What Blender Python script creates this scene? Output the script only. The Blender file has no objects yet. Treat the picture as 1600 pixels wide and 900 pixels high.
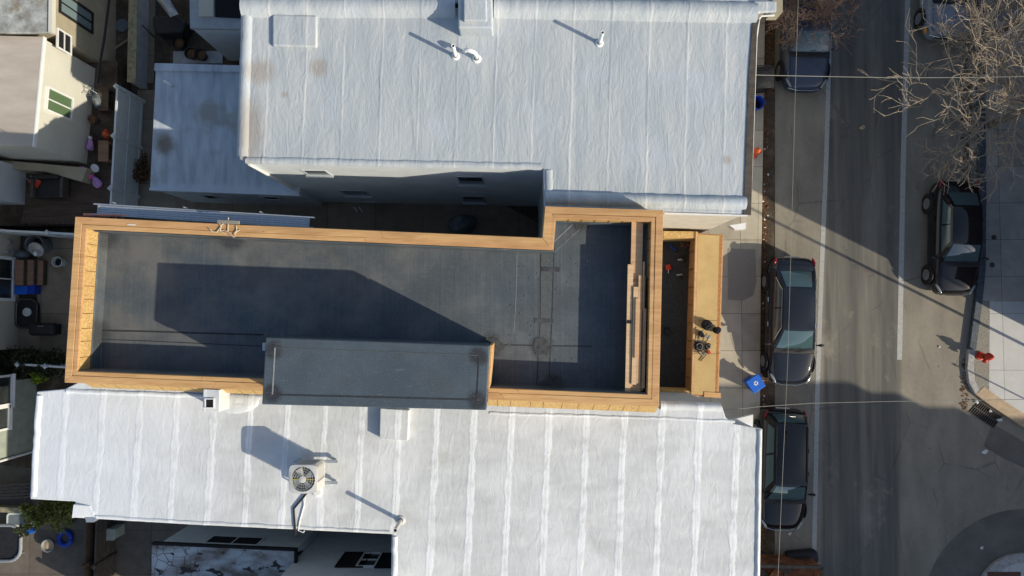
import bpy, bmesh, math, random
from mathutils import Vector, Matrix, Euler
random.seed(7)
R = math.radians
S = bpy.context.scene
COL = S.collection
# ------------------------------------------------------------------ camera, world, sun, exposure
H = 27.0; FPX = 1067.0
cam = bpy.data.objects.new('camera', bpy.data.cameras.new('camera')); COL.objects.link(cam)
cam.location = (0, 0, H)
cam.rotation_euler = (math.atan(40/FPX), math.atan(10/FPX), 0)
cam.data.sensor_width = 36; cam.data.lens = 36*FPX/1600
cam.data.clip_start = .1; cam.data.clip_end = 2000
S.camera = cam
SUN_EL, SUN_AZ = 28.0, -27.0          # elevation; direction TO the sun, degrees ccw from +X (right of picture)
W = bpy.data.worlds.new('World'); S.world = W; W.use_nodes = True
wn = W.node_tree
sky = wn.nodes.new('ShaderNodeTexSky'); sky.sky_type = 'NISHITA'; sky.sun_disc = False
sky.sun_elevation = R(SUN_EL); sky.sun_rotation = R(90-SUN_AZ)
sky.air_density = 1.0; sky.dust_density = 1.3; sky.ozone_density = .9
wn.links.new(sky.outputs[0], wn.nodes['Background'].inputs[0])
wn.nodes['Background'].inputs[1].default_value = .135
sl = bpy.data.lights.new('sun', 'SUN'); sl.energy = 4.5; sl.angle = R(.5); sl.color = (1, .90, .73)
sun = bpy.data.objects.new('sun', sl); COL.objects.link(sun)
sd = Vector((math.cos(R(SUN_EL))*math.cos(R(SUN_AZ)), math.cos(R(SUN_EL))*math.sin(R(SUN_AZ)), math.sin(R(SUN_EL))))
sun.rotation_euler = sd.to_track_quat('Z', 'Y').to_euler()
S.view_settings.view_transform = 'Standard'; S.view_settings.look = 'None'
S.view_settings.exposure = .16; S.view_settings.gamma = 1

# ------------------------------------------------------------------ measuring: where a sight line meets a height or a wall
CR = cam.rotation_euler.to_matrix()
def ray(u, v): return CR @ Vector(((u-800)/FPX, -(v-450)/FPX, -1))
def P(u, v, z=0.0):
    d = ray(u, v); t = (z-H)/d.z
    return Vector((d.x*t, d.y*t, z))
def PL(pts, z): return [P(u, v, z) for u, v in pts]
def onwall(u, v, A, B):
    n = Vector((B.y-A.y, -(B.x-A.x), 0)); d = ray(u, v); C = Vector((0, 0, H))
    t = (A-C).dot(n)/d.dot(n); return C+d*t

# ------------------------------------------------------------------ materials
class M:
    def __init__(s, name, rough=.8, spec=.3, metal=0.0, coat=0.0):
        s.m = bpy.data.materials.new(name); s.m.use_nodes = True; s.t = s.m.node_tree
        s.b = s.t.nodes['Principled BSDF']
        s.b.inputs['Roughness'].default_value = rough
        s.b.inputs['Specular IOR Level'].default_value = spec
        s.b.inputs['Metallic'].default_value = metal
        s.b.inputs['Coat Weight'].default_value = coat
        s.pos = s.t.nodes.new('ShaderNodeNewGeometry').outputs['Position']
    def n(s, k): return s.t.nodes.new('ShaderNode'+k)
    def put(s, sock, v):
        if hasattr(v, 'links'): s.t.links.new(v, sock)
        else:
            if isinstance(v, (tuple, list)) and len(v) == 3 and len(sock.default_value) == 4: v = (*v, 1)
            sock.default_value = v
    def math(s, op, a, b=0, c=0, clamp=False):
        q = s.n('Math'); q.operation = op; q.use_clamp = clamp
        s.put(q.inputs[0], a); s.put(q.inputs[1], b); s.put(q.inputs[2], c); return q.outputs[0]
    def mapv(s, v=None, scale=(1, 1, 1), rot=0, loc=(0, 0, 0)):
        q = s.n('Mapping'); s.put(q.inputs[0], v or s.pos); q.inputs[1].default_value = loc
        q.inputs[2].default_value = (0, 0, rot); q.inputs[3].default_value = scale; return q.outputs[0]
    def noise(s, scale, detail=4, v=None, rough=.55, col=False, dist=0):
        q = s.n('TexNoise'); s.put(q.inputs['Vector'], v or s.pos); q.inputs['Scale'].default_value = scale
        q.inputs['Detail'].default_value = detail; q.inputs['Roughness'].default_value = rough
        q.inputs['Distortion'].default_value = dist
        return q.outputs['Color' if col else 'Fac']
    def vor(s, scale, v=None, feat='F1', out='Distance', rnd=1):
        q = s.n('TexVoronoi'); q.feature = feat; s.put(q.inputs['Vector'], v or s.pos)
        q.inputs['Scale'].default_value = scale; q.inputs['Randomness'].default_value = rnd; return q.outputs[out]
    def ramp(s, f, stops, mode='LINEAR'):
        q = s.n('ValToRGB'); s.put(q.inputs[0], f); e = q.color_ramp; e.interpolation = mode
        while len(e.elements) < len(stops): e.elements.new(.5)
        for el, (p, c) in zip(e.elements, stops):
            el.position = p; el.color = (*c, 1) if isinstance(c, (tuple, list)) else (c, c, c, 1)
        return q.outputs[0]
    def mix(s, f, a, b, mode='MIX'):
        q = s.n('Mix'); q.data_type = 'RGBA'; q.blend_type = mode
        s.put(q.inputs[0], f); s.put(q.inputs[6], a); s.put(q.inputs[7], b); return q.outputs[2]
    def smooth(s, x, a, b):
        q = s.n('MapRange'); q.interpolation_type = 'SMOOTHSTEP'; s.put(q.inputs[0], x)
        q.inputs[1].default_value = a; q.inputs[2].default_value = b; return q.outputs[0]
    def xyz(s, v=None):
        q = s.n('SeparateXYZ'); s.put(q.inputs[0], v or s.pos); return q.outputs
    def circ(s, p, r, soft=.5, wob=.0, sc=(1, 1, 1)):
        v = s.mapv(s.pos, sc, 0, (-p[0]*sc[0], -p[1]*sc[1], 0)); x = s.xyz(v)
        d = s.math('SQRT', s.math('ADD', s.math('MULTIPLY', x[0], x[0]), s.math('MULTIPLY', x[1], x[1])))
        if wob: d = s.math('ADD', d, s.math('MULTIPLY', s.math('SUBTRACT', s.noise(3, 5), .5), wob))
        return s.math('SUBTRACT', 1, s.smooth(d, r*(1-soft), r*(1+soft)))
    def color(s, v): s.put(s.b.inputs['Base Color'], v); return s
    def bump(s, h, strength=.3, dist=.02):
        q = s.n('Bump'); s.put(q.inputs['Height'], h); q.inputs['Strength'].default_value = strength
        q.inputs['Distance'].default_value = dist; s.t.links.new(q.outputs[0], s.b.inputs['Normal']); return s
def flat(name, c, rough=.7, var=.18, scale=6, **k):
    m = M(name, rough, **k); f = m.noise(scale, 6)
    lo = tuple(x*(1-var) for x in c); hi = tuple(min(1, x*(1+var)) for x in c)
    m.color(m.ramp(f, [(.3, lo), (.7, hi)])); return m.m
def seamcoord(m, x0, pitch, ang):
    v = m.mapv(m.pos, (1, 1, 1), ang); x = m.xyz(v)[0]
    x = m.math('ADD', x, m.math('MULTIPLY', m.math('SUBTRACT', m.noise(.9, 4), .5), .10))
    q = m.math('DIVIDE', m.math('SUBTRACT', x, x0), pitch)
    fr = m.math('FRACT', q)
    return m.math('MULTIPLY', m.math('MINIMUM', fr, m.math('SUBTRACT', 1, fr)), pitch), fr, m.math('FLOOR', q)
RA = R(2.0)
def mk_silver(name='silver_roof_coating', stains=()):
    m = M(name, .55, .4)
    d, fr, cell = seamcoord(m, .2, 1.12, RA)
    big = m.noise(.55, 5); st = m.noise(1.2, 5, m.mapv(m.pos, (2.6, .35, 1), RA)); fine = m.noise(14, 6)
    c = m.ramp(st, [(.28, (.36, .405, .44)), (.52, (.425, .462, .48)), (.75, (.51, .53, .535))])
    c = m.mix(m.smooth(big, .5, .75), c, (.45, .495, .54))
    c = m.mix(m.math('MULTIPLY', m.smooth(fine, .55, .75), .35), c, (.42, .41, .37))
    spots = m.math('MULTIPLY', m.smooth(m.vor(1.1), .035, .015), .6)
    c = m.mix(spots, c, (.2, .19, .18))
    line = m.math('MULTIPLY', m.smooth(d, .02, .004), .45); c = m.mix(line, c, (.30, .31, .31))
    band = m.math('MULTIPLY', m.math('MULTIPLY', m.smooth(d, .10, .03), m.smooth(st, .4, .62)), .3); c = m.mix(band, c, (.70, .71, .70))
    for p, r, sc in stains:
        c = m.mix(m.math('MULTIPLY', m.circ(p, r, .6, .5*r, sc), .5), c, (.30, .235, .17))
    m.color(c)
    wr = m.noise(2.0, 5, m.mapv(m.pos, (1.9, .55, 1), RA+.05), .62, dist=1.8)
    wr2 = m.noise(4.5, 4, m.mapv(m.pos, (1, .55, 1), -.4), .6, dist=1.5)
    ridge = m.math('MULTIPLY', m.math('MULTIPLY', m.smooth(d, .06, 0), m.noise(1.2, 4)), .5)
    h = m.math('ADD', m.math('ADD', wr, m.math('MULTIPLY', wr2, .5)), ridge)
    m.bump(h, .45, .05); return m.m
def mk_white():
    m = M('white_roof_coating', .5, .4)
    d, fr, cell = seamcoord(m, -.06, 1.075, RA+.012)
    big = m.noise(.45, 5); st = m.noise(1.6, 6, m.mapv(m.pos, (.7, 1.6, 1)));  fine = m.noise(18, 6)
    c = m.ramp(st, [(.25, (.49, .505, .505)), (.55, (.57, .59, .588)), (.8, (.66, .68, .675))])
    c = m.mix(m.smooth(big, .45, .7), c, (.67, .685, .69))
    c = m.mix(m.math('MULTIPLY', m.smooth(m.noise(.8, 7, m.mapv(m.pos, (1, 1.5, 1), 0, (7, 3, 0))), .6, .78), .55), c, (.47, .455, .41))
    wdt = m.math('ADD', .035, m.math('MULTIPLY', m.math('SUBTRACT', m.noise(1.7, 8, None, .7), .3), .24))
    band = m.smooth(m.math('SUBTRACT', d, wdt), .035, -.03)
    c = m.mix(m.math('MULTIPLY', m.math('MULTIPLY', band, m.smooth(m.noise(2.4, 5), .25, .6)), .85), c, (.80, .83, .84))
    c = m.mix(m.math('MULTIPLY', m.smooth(m.noise(1.1, 7, m.mapv(m.pos, (1, 1, 1), 0, (2, 9, 0)), .65), .55, .68), .4), c, (.46, .455, .43))
    line = m.math('MULTIPLY', m.smooth(d, .014, .004), .5); c = m.mix(line, c, (.5, .5, .49))
    c = m.mix(m.math('MULTIPLY', m.smooth(m.vor(1.3), .03, .012), .6), c, (.2, .2, .2))
    # paler and bluer toward the rear
    x = m.xyz()[0]; c = m.mix(m.math('MULTIPLY', m.smooth(x, -7.5, -12), .6), c, (.68, .73, .79))
    m.color(c)
    wr = m.noise(2.6, 5, m.mapv(m.pos, (1.6, .7, 1), RA), .6, dist=1)
    h = m.math('ADD', m.math('MULTIPLY', wr, .7), m.math('MULTIPLY', band, .22))
    h = m.math('ADD', h, m.math('MULTIPLY', fine, .08))
    m.bump(h, .5, .045); return m.m
def mk_epdm(name='black_roof_membrane', field=True):
    m = M(name, .62, .35)
    wv = m.noise(5.5, 4, m.mapv(m.pos, (3.2, .06, 1), RA)); wv2 = m.noise(6, 3, m.mapv(m.pos, (.06, 2.5, 1), RA))
    big = m.noise(.7, 6, None, .6); fine = m.noise(26, 5)
    c = m.ramp(m.math('ADD', m.math('MULTIPLY', wv, .3), m.math('ADD', m.math('MULTIPLY', wv2, .10), m.math('ADD', m.math('MULTIPLY', big, .35), m.math('MULTIPLY', m.noise(5, 8, None, .7), .25)))), [(.30, (.048, .064, .079)), (.5, (.073, .091, .106)), (.72, (.124, .144, .158))])
    if field:
        x = m.xyz()[0]
        dust = m.math('MULTIPLY', m.smooth(big, .34, .66), m.smooth(x, 1.5, -8))
        c = m.mix(m.math('MULTIPLY', dust, .5), c, (.165, .150, .128))
        c = m.mix(m.math('MULTIPLY', m.smooth(big, .5, .75), .35), c, (.155, .165, .172))
        for (u, v, r) in ((160, 368, .42), (150, 520, .38), (362, 366, .45), (768, 540, .34), (846, 542, .33), (905, 346, .28), (862, 603, .35)):
            c = m.mix(m.math('MULTIPLY', m.circ(P(u, v, 7.05), r, .35, .25), .8), c, (.038, .041, .046))
    else:
        c = m.mix(.75, c, (.046, .068, .090)); c = m.mix(m.math('MULTIPLY', m.smooth(big, .4, .75), .45), c, (.095, .125, .152))
        for (u, v) in ((428, 548), (425, 615), (748, 556), (745, 625)):
            c = m.mix(m.math('MULTIPLY', m.circ(P(u, v, 9.5), .24, .35, .2), .85), c, (.022, .023, .027))
    scf = m.math('MAXIMUM', m.smooth(m.noise(2.3, 8, m.mapv(m.pos, (1, 3.5, 1), .5), .68), .60, .68), m.smooth(m.noise(2.6, 8, m.mapv(m.pos, (3.2, 1, 1), -.3, (5, 2, 0)), .68), .61, .68))
    c = m.mix(m.math('MULTIPLY', scf, .25), c, (.19, .185, .17))
    pud = m.noise(.9, 6, m.mapv(m.pos, (1, 1, 0), 0, (3, 8, 0))); c = m.mix(m.math('MULTIPLY', m.smooth(pud, .5, .64), .35), c, (.055, .062, .068))
    dots = m.smooth(m.vor(1.35, m.mapv(m.pos, (1, 1, 0))), .055, .035)
    c = m.mix(m.math('MULTIPLY', dots, .35), c, (.16, .165, .17))
    c = m.mix(m.math('MULTIPLY', m.smooth(fine, .54, .70), .32), c, (.19, .20, .20))
    m.color(c); m.bump(m.math('ADD', m.math('MULTIPLY', wv, .3), m.math('MULTIPLY', dots, .8)), .35, .012); return m.m
def mk_osb(name, tint=(1, 1, 1), fl=52):
    m = M(name, .75, .25); v = m.mapv(m.pos, (1, 1, 1), .5)
    cc = m.vor(fl, m.mapv(v, (1, .4, .6)), 'F1', 'Color'); g = m.xyz(cc)[0]
    c = m.ramp(g, [(.0, (.39*tint[0], .24*tint[1], .085*tint[2])), (.35, (.46*tint[0], .29*tint[1], .105*tint[2])), (.7, (.55*tint[0], .37*tint[1], .15*tint[2])), (1, (.61*tint[0], .43*tint[1], .19*tint[2]))])
    c = m.mix(m.math('MULTIPLY', m.smooth(m.noise(1.2, 4), .5, .7), .3), c, (.42*tint[0], .25*tint[1], .10*tint[2]))
    m.color(c); m.bump(g, .15, .004); return m.m
def mk_wood(name, c0, c1, ang=0, dark=.5):
    m = M(name, .7, .25); v = m.mapv(m.pos, (1.0, 14, 6), -ang)
    g = m.noise(1.1, 6, v, .6, dist=.8); b = m.noise(1.3, 4, m.mapv(m.pos, (.35, 2.0, 1), -ang))
    c = m.ramp(g, [(.3, c0), (.62, c1)]); c = m.mix(m.math('MULTIPLY', m.smooth(b, .45, .7), dark), c, tuple(x*.72 for x in c0))
    k = m.smooth(m.vor(1.6, m.mapv(m.pos, (1, 2.4, 1), -ang)), .07, .03); c = m.mix(m.math('MULTIPLY', k, .7), c, (.16, .075, .03))
    m.color(c); m.bump(g, .15, .004); return m.m
MAT = {}
def L(n, m): MAT[n] = m; return m
L('silver', mk_silver(stains=((P(392, 205, 7.2), .55, (1.6, .6, 1)), (P(407, 112, 7.2), .33, (.8, 1, 1)), (P(498, 106, 7.2), .24, (1, .9, 1)), (P(1135, 250, 7.2), .12, (1, 1, 1)), (P(445, 148, 7.2), .09, (1, 1, 1)))))
L('white', mk_white()); L('epdm', mk_epdm()); L('epdm_box', mk_epdm('bulkhead_membrane', False))
L('osb', mk_osb('osb_sheathing')); L('osb_red', mk_osb('treated_osb', (.75, .55, .55))); L('ply', None); m = M('smooth_ledge_panel', .7, .25); f = m.noise(1.1, 7, None, .65); c = m.ramp(f, [(.3, (.46, .32, .135)), (.7, (.57, .41, .19))]); c = m.mix(m.math('MULTIPLY', m.smooth(m.noise(26, 4), .55, .7), .35), c, (.38, .25, .10)); m.color(c); MAT['ply'] = m.m
L('wood_x', mk_wood('framing_lumber_lengthwise', (.46, .255, .105), (.60, .37, .168)))
L('wood_y', mk_wood('framing_lumber_crosswise', (.47, .265, .11), (.61, .38, .175), R(90)))
L('wood_x2', mk_wood('orange_framing_lumber', (.45, .24, .10), (.57, .335, .155))); L('wood_y2', mk_wood('orange_framing_lumber_crosswise', (.45, .245, .105), (.58, .345, .16), R(90)))
L('pine_y', mk_wood('pine_boards', (.50, .30, .15), (.62, .40, .22), R(90), .3))
L('pine_y2', mk_wood('pale_pine_boards', (.56, .37, .20), (.68, .48, .29), R(90), .3))
def mk_asphalt():
    m = M('asphalt', .85, .25); x, y, z = m.xyz(); s = m.math('SUBTRACT', x, m.math('MULTIPLY', y, .0305))
    fine = m.noise(40, 4, None, .7); mid = m.noise(1.4, 6, m.mapv(m.pos, (1, .4, 1))); streak = m.noise(2.2, 4, m.mapv(m.pos, (1.6, .08, 1), .03))
    c = m.ramp(m.math('ADD', m.math('MULTIPLY', mid, .7), m.math('MULTIPLY', m.noise(7, 8, None, .7), .3)), [(.32, (0.177, 0.160, 0.130)), (.68, (0.287, 0.261, 0.208))])
    lane = m.math('MULTIPLY', m.smooth(s, 11.95, 12.15), m.smooth(s, 15.15, 14.95))
    c = m.mix(m.math('MULTIPLY', lane, .9), c, m.ramp(streak, [(.35, (0.088, 0.085, 0.078)), (.65, (0.174, 0.165, 0.140))]))
    w1 = m.smooth(m.math('ABSOLUTE', m.math('SUBTRACT', s, 13.05)), .5, .05); w2 = m.smooth(m.math('ABSOLUTE', m.math('SUBTRACT', s, 14.6)), .55, .05)
    c = m.mix(m.math('MULTIPLY', m.math('MAXIMUM', w1, w2), .42), c, (0.088, 0.088, 0.084))
    pale = m.math('MULTIPLY', m.smooth(m.math('ABSOLUTE', m.math('SUBTRACT', s, 13.75)), .45, .1), m.smooth(m.noise(.35, 3, m.mapv(m.pos, (1, .5, 1))), .45, .65))
    c = m.mix(m.math('MULTIPLY', pale, .35), c, (0.334, 0.316, 0.278))
    gut = m.math('MAXIMUM', m.smooth(s, 10.25, 9.6), m.smooth(m.noise(.9, 6), .66, .8))
    c = m.mix(m.math('MULTIPLY', gut, .6), c, (0.060, 0.050, 0.040))
    c = m.mix(m.math('MULTIPLY', m.smooth(fine, .56, .72), .5), c, (0.440, 0.408, 0.340))
    c = m.mix(m.math('MULTIPLY', m.smooth(m.vor(1.1, m.mapv(m.pos, (1, 1, 0))), .05, .02), .6), c, (.04, .04, .04))
    blot = m.smooth(m.noise(.55, 8, m.mapv(m.pos, (1, .7, 1), .4, (4, 2, 0)), .65), .58, .70)
    c = m.mix(m.math('MULTIPLY', blot, .4), c, (0.360, 0.323, 0.252))
    crk = m.smooth(m.vor(.42, m.mapv(m.pos, (1, .6, 0), .3), 'DISTANCE_TO_EDGE'), .012, .004)
    c = m.mix(m.math('MULTIPLY', m.math('MULTIPLY', crk, m.smooth(m.noise(.8, 3), .45, .6)), .4), c, (0.067, 0.064, 0.057))
    m.color(c); m.bump(fine, .35, .01); return m.m
L('asphalt', mk_asphalt())
def mk_slab(name, c0, c1, sx, sy, jit=.5, joint=(.05, .045, .04), ang=0.0, jw=.012):
    m = M(name, .85, .25); v = m.mapv(m.pos, (1, 1, 1), ang); x, y, z = m.xyz(v)
    qx = m.math('DIVIDE', x, sx); qy = m.math('DIVIDE', y, sy)
    def edge(q, p):
        f = m.math('FRACT', q); return m.math('MULTIPLY', m.math('MINIMUM', f, m.math('SUBTRACT', 1, f)), p)
    d = m.math('MINIMUM', edge(qx, sx), edge(qy, sy))
    cb = m.n('CombineXYZ'); m.put(cb.inputs[0], m.math('FLOOR', qx)); m.put(cb.inputs[1], m.math('FLOOR', qy))
    wn_ = m.n('TexWhiteNoise'); m.put(wn_.inputs[0], cb.outputs[0])
    n1 = m.noise(2.2, 7, None, .65); f = m.math('ADD', m.math('MULTIPLY', n1, 1-jit*.5), m.math('MULTIPLY', wn_.outputs[0], jit*.5))
    c = m.ramp(f, [(.28, c0), (.72, c1)])
    c = m.mix(m.math('MULTIPLY', m.smooth(m.noise(.8, 6), .55, .75), .45), c, tuple(k*.55 for k in c0))
    c = m.mix(m.math('MULTIPLY', m.smooth(m.vor(2.0, m.mapv(m.pos, (1, 1, 0))), .06, .02), .5), c, (.05, .045, .04))
    c = m.mix(m.math('MULTIPLY', m.smooth(d, jw, jw*.4), .85), c, joint)
    m.color(c); m.bump(m.noise(45, 4), .2, .006); return m.m
L('walk_w', mk_slab('old_concrete_slabs', (.34, .305, .235), (.50, .45, .35), 1.25, 1.45, .7))
L('walk_e', mk_slab('grey_concrete_slabs', (.28, .255, .22), (.46, .43, .385), 1.35, 1.45, .8))
L('walk_new', mk_slab('new_pale_concrete', (.46, .46, .44), (.54, .54, .52), 1.35, 2.2, .2, (.16, .15, .14)))
L('aggregate', flat('exposed_aggregate', (.24, .225, .19), .9, .5, 38))
m = M('asphalt_patch', .9, .2); c = m.ramp(m.math('ADD', m.math('MULTIPLY', m.noise(1.2, 7), .6), m.math('MULTIPLY', m.noise(30, 4), .4)), [(.35, (.105, .099, .088)), (.65, (.175, .163, .143))]); m.color(c); m.bump(m.noise(40, 4), .3, .01); L('patch', m.m)
L('patch2', flat('pebbled_patch', (.25, .23, .195), .9, .5, 30))
L('kerb', flat('concrete_kerb', (.36, .35, .33), .8, .25, 9)); L('bluestone', flat('bluestone_kerb', (.07, .085, .10), .6, .4, 9))
L('inlet', flat('tan_inlet_slab', (.42, .32, .21), .8, .15, 9)); L('paint', None)
m = M('worn_road_paint', .7, .3); f = m.noise(9, 8, None, .7)
m.color(m.ramp(f, [(.28, (.18, .175, .16)), (.42, (.36, .36, .34)), (.8, (.48, .48, .46))])); MAT['paint'] = m.m
m = M('yard_soil', .95, .1); c = m.ramp(m.noise(1.5, 8, None, .65), [(.3, (.045, .034, .025)), (.5, (.085, .066, .048)), (.7, (.15, .12, .09))])
c = m.mix(m.smooth(m.noise(9, 5), .55, .7), c, (.06, .042, .028)); m.color(c); m.bump(m.noise(20, 5), .5, .03); L('soil', m.m)
L('patio', mk_slab('patio_concrete', (.16, .13, .095), (.27, .225, .165), 1.9, 2.6, .5))
L('yard_conc', mk_slab('dark_yard_concrete', (.10, .085, .07), (.17, .15, .125), 2.4, 1.7, .5))
L('grass', flat('lawn_grass', (.09, .13, .03), .95, .5, 30))
def mk_siding(name, c, pitch=.12):
    m = M(name, .55, .35); z = m.xyz()[2]; fr = m.math('FRACT', m.math('DIVIDE', z, pitch))
    ln = m.smooth(fr, .12, .0); b = m.ramp(m.noise(1.1, 5), [(.3, tuple(k*.9 for k in c)), (.7, c)])
    b = m.mix(m.math('MULTIPLY', ln, .35), b, tuple(k*.45 for k in c)); m.color(b); m.bump(fr, .6, .02); return m.m
L('siding', mk_siding('cream_siding', (.66, .65, .56))); L('siding_white', mk_siding('white_siding', (.60, .65, .68))); L('siding_cream', mk_siding('yellowed_siding', (.56, .53, .42)))
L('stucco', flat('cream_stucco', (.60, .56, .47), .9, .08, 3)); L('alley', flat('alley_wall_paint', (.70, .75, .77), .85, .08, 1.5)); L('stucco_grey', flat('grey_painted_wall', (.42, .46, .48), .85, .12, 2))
L('stucco_green', flat('green_grey_stucco', (.33, .36, .30), .9, .14, 3)); L('stucco_tan', flat('tan_wall', (.34, .30, .21), .9, .12, 2))
L('wall_white', flat('painted_white_wall', (.58, .61, .63), .8, .08, 2)); L('block', flat('grey_block_wall', (.36, .37, .38), .9, .15, 3))
L('brick', None); m = M('red_brick', .9, .2); q = m.n('TexBrick'); v = m.mapv(m.pos, (1, 1, 1)); m.put(q.inputs['Vector'], v)
q.inputs['Color1'].default_value = (.15, .06, .04, 1); q.inputs['Color2'].default_value = (.10, .04, .03, 1); q.inputs['Mortar'].default_value = (.14, .12, .10, 1)
q.inputs['Scale'].default_value = 4; m.color(q.outputs[0]); MAT['brick'] = m.m
m = M('weathered_blue_roof', .7, .3); st = m.noise(1.8, 6, m.mapv(m.pos, (2.2, .4, 1), RA)); b = m.noise(.9, 6)
c = m.ramp(st, [(.3, (.34, .38, .42)), (.55, (.48, .53, .57)), (.75, (.60, .64, .67))]); c = m.mix(m.smooth(b, .52, .72), c, (.36, .35, .32))
c = m.mix(m.math('MULTIPLY', m.circ(P(258, 226, 3), .35, .6, .3), .8), c, (.16, .12, .075)); y = m.xyz()[1]
c = m.mix(m.math('MULTIPLY', m.smooth(m.math('ADD', y, m.math('MULTIPLY', m.noise(3, 6), .5)), 4.95, 4.7), .7), c, (.55, .60, .66))
m.color(c); m.bump(st, .4, .03); L('blueroof', m.m)
m = M('peeling_blue_roof', .75, .3); b = m.noise(1.0, 7, m.mapv(m.pos, (1, 2, 1))); cr = m.vor(3.2, None, 'DISTANCE_TO_EDGE')
c = m.ramp(b, [(.36, (.13, .11, .095)), (.48, (.27, .285, .30)), (.64, (.42, .475, .52))]); xx = m.xyz()[0]
c = m.mix(m.math('MULTIPLY', m.smooth(cr, .035, .01), m.smooth(xx, -9.6, -10.6)), c, (.06, .055, .05))
c = m.mix(m.smooth(m.noise(1.6, 7, m.mapv(m.pos, (1, 1.6, 1), 0, (3, 9, 0))), .57, .60), c, (.035, .03, .03)); m.color(c); m.bump(b, .4, .03); L('peel', m.m)
m = M('lichen_roof', .95, .1); b = m.noise(2.4, 8, None, .65); c = m.ramp(b, [(.32, (.17, .155, .13)), (.5, (.33, .34, .32)), (.68, (.52, .53, .50))])
c = m.mix(m.smooth(m.noise(.9, 6, None), .56, .68), c, (.20, .155, .085)); m.color(c); m.bump(b, .5, .04); L('lichen', m.m)
m = M('beige_roof', .9, .2); b = m.noise(1.1, 6, m.mapv(m.pos, (.5, 1.8, 1))); m.color(m.ramp(b, [(.3, (.40, .35, .29)), (.7, (.54, .48, .41))])); m.bump(m.noise(30, 4), .3, .01); L('beige', m.m)
L('gutter', flat('dark_gutter', (.075, .062, .05), .7, .35, 6)); L('trim', flat('white_trim', (.72, .72, .70), .5, .06, 5))
L('pvc', flat('white_pvc', (.78, .78, .76), .4, .05, 5)); L('alu', flat('aluminium', (.50, .54, .58), .38, .1, 20, metal=.65))
L('steel', flat('dull_steel', (.40, .42, .43), .45, .15, 12, metal=.6)); L('black', flat('black_plastic', (.018, .018, .020), .5, .3, 9)); L('rubber', flat('rubber', (.02, .02, .02), .85, .2, 12))
L('dark', flat('dark_void', (.012, .012, .013), .9, .2, 5)); L('acgrey', flat('ac_casing', (.52, .51, .47), .45, .06, 10)); L('acwell', flat('fan_well', (.05, .075, .08), .6, .2, 9)); L('actop', flat('ac_top', (.50, .51, .50), .45, .06, 10)); L('acfin', flat('ac_fins', (.16, .17, .16), .5, .3, 50, metal=.4))
L('red', flat('hydrant_red', (.50, .045, .02), .45, .2, 12)); L('orange', flat('hydrant_orange', (.62, .12, .04), .5, .2, 12)); L('blue', flat('recycling_blue', (.015, .12, .55), .4, .1, 6)); L('blue2', flat('deep_blue_plastic', (.012, .045, .34), .45, .12, 6))
L('cloth', flat('black_nylon', (.016, .016, .019), .9, .5, 20)); L('leather', flat('grey_webbing', (.17, .16, .15), .8, .4, 25)); L('cable', flat('pale_cable', (.26, .25, .22), .5, .1, 9)); L('cable_dark', flat('thin_cable', (.26, .25, .22), .6, .1, 9))
L('rust', None); m = M('rusty_steel', .85, .2); b = m.noise(2.4, 8); m.color(m.ramp(b, [(.3, (.05, .028, .02)), (.5, (.20, .075, .035)), (.7, (.30, .14, .075))])); MAT['rust'] = m.m
L('pink', flat('pink_plastic', (.62, .10, .33), .5, .2, 9)); L('pink2', flat('salmon_boards', (.55, .22, .17), .8, .2, 9)); L('lilac', flat('lilac_plastic', (.45, .24, .48), .6, .2, 9))
L('vinyl', flat('white_vinyl', (.56, .60, .60), .45, .08, 4)); L('deckwood', mk_wood('dark_deck_boards', (.055, .038, .028), (.10, .07, .05), R(40))); L('stepwood', mk_wood('brown_step_boards', (.20, .11, .07), (.28, .17, .11), R(90)))
L('bark', flat('bare_bark', (.36, .29, .21), .9, .3, 12)); L('bark_red', flat('reddish_twigs', (.17, .115, .09), .9, .3, 12)); L('trunk', flat('grey_bark', (.14, .115, .09), .95, .4, 8))
L('moss', flat('mossy_coping', (.26, .235, .15), .95, .35, 6)); L('litter', flat('dead_leaves', (.13, .07, .035), .95, .6, 15)); L('paper', flat('paper_scrap', (.62, .62, .60), .8, .1, 9))
L('tarp', flat('grey_tarp', (.13, .15, .16), .6, .2, 5)); L('rope', flat('pale_twine', (.60, .52, .38), .9, .15, 20)); L('wire_y', flat('yellow_label', (.55, .48, .06), .6, .1, 9)); L('bucket', flat('pale_bucket', (.55, .58, .55), .5, .08, 9))
def leafm(name, c):
    m = M(name, .7, .3); f = m.noise(7, 3); m.color(m.ramp(f, [(.3, tuple(k*.55 for k in c)), (.7, c)])); return m.m
L('leaf_dark', leafm('evergreen_leaves', (.035, .045, .018))); L('leaf_bright', leafm('bright_leaves', (.26, .36, .03))); L('leaf_olive', leafm('yellow_green_leaves', (.15, .17, .035)))
def paint(name, c, rough=.3):
    m = M(name, .4, .04, 0, 1.0); m.b.inputs['Coat Roughness'].default_value = .04
    f = m.noise(2.0, 6); m.color(m.ramp(f, [(.3, tuple(k*.9 for k in c)), (.7, tuple(k*1.1 for k in c))])); return m.m
L('p_navy', paint('black_navy_paint', (.012, .015, .022))); L('p_black', paint('black_paint', (.009, .0095, .011))); L('p_blue', paint('slate_blue_paint', (.040, .055, .092))); L('p_silver', paint('silver_paint', (.20, .235, .29)))
m = M('car_glass', .04, .9); m.color((.05, .095, .105)); m.b.inputs['Coat Weight'].default_value = .6; L('glass', m.m)  # teal of the reflected sky is put into the base colour
m = M('window_glass', .06, .6); m.color(m.ramp(m.noise(.8, 3), [(.35, (.015, .018, .018)), (.65, (.05, .06, .06))])); L('pane', m.m)
m = M('green_glass', .1, .6); m.color((.10, .16, .08)); L('pane_green', m.m); m = M('blue_glass', .1, .6); m.color((.16, .22, .23)); L('pane_blue', m.m)
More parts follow.
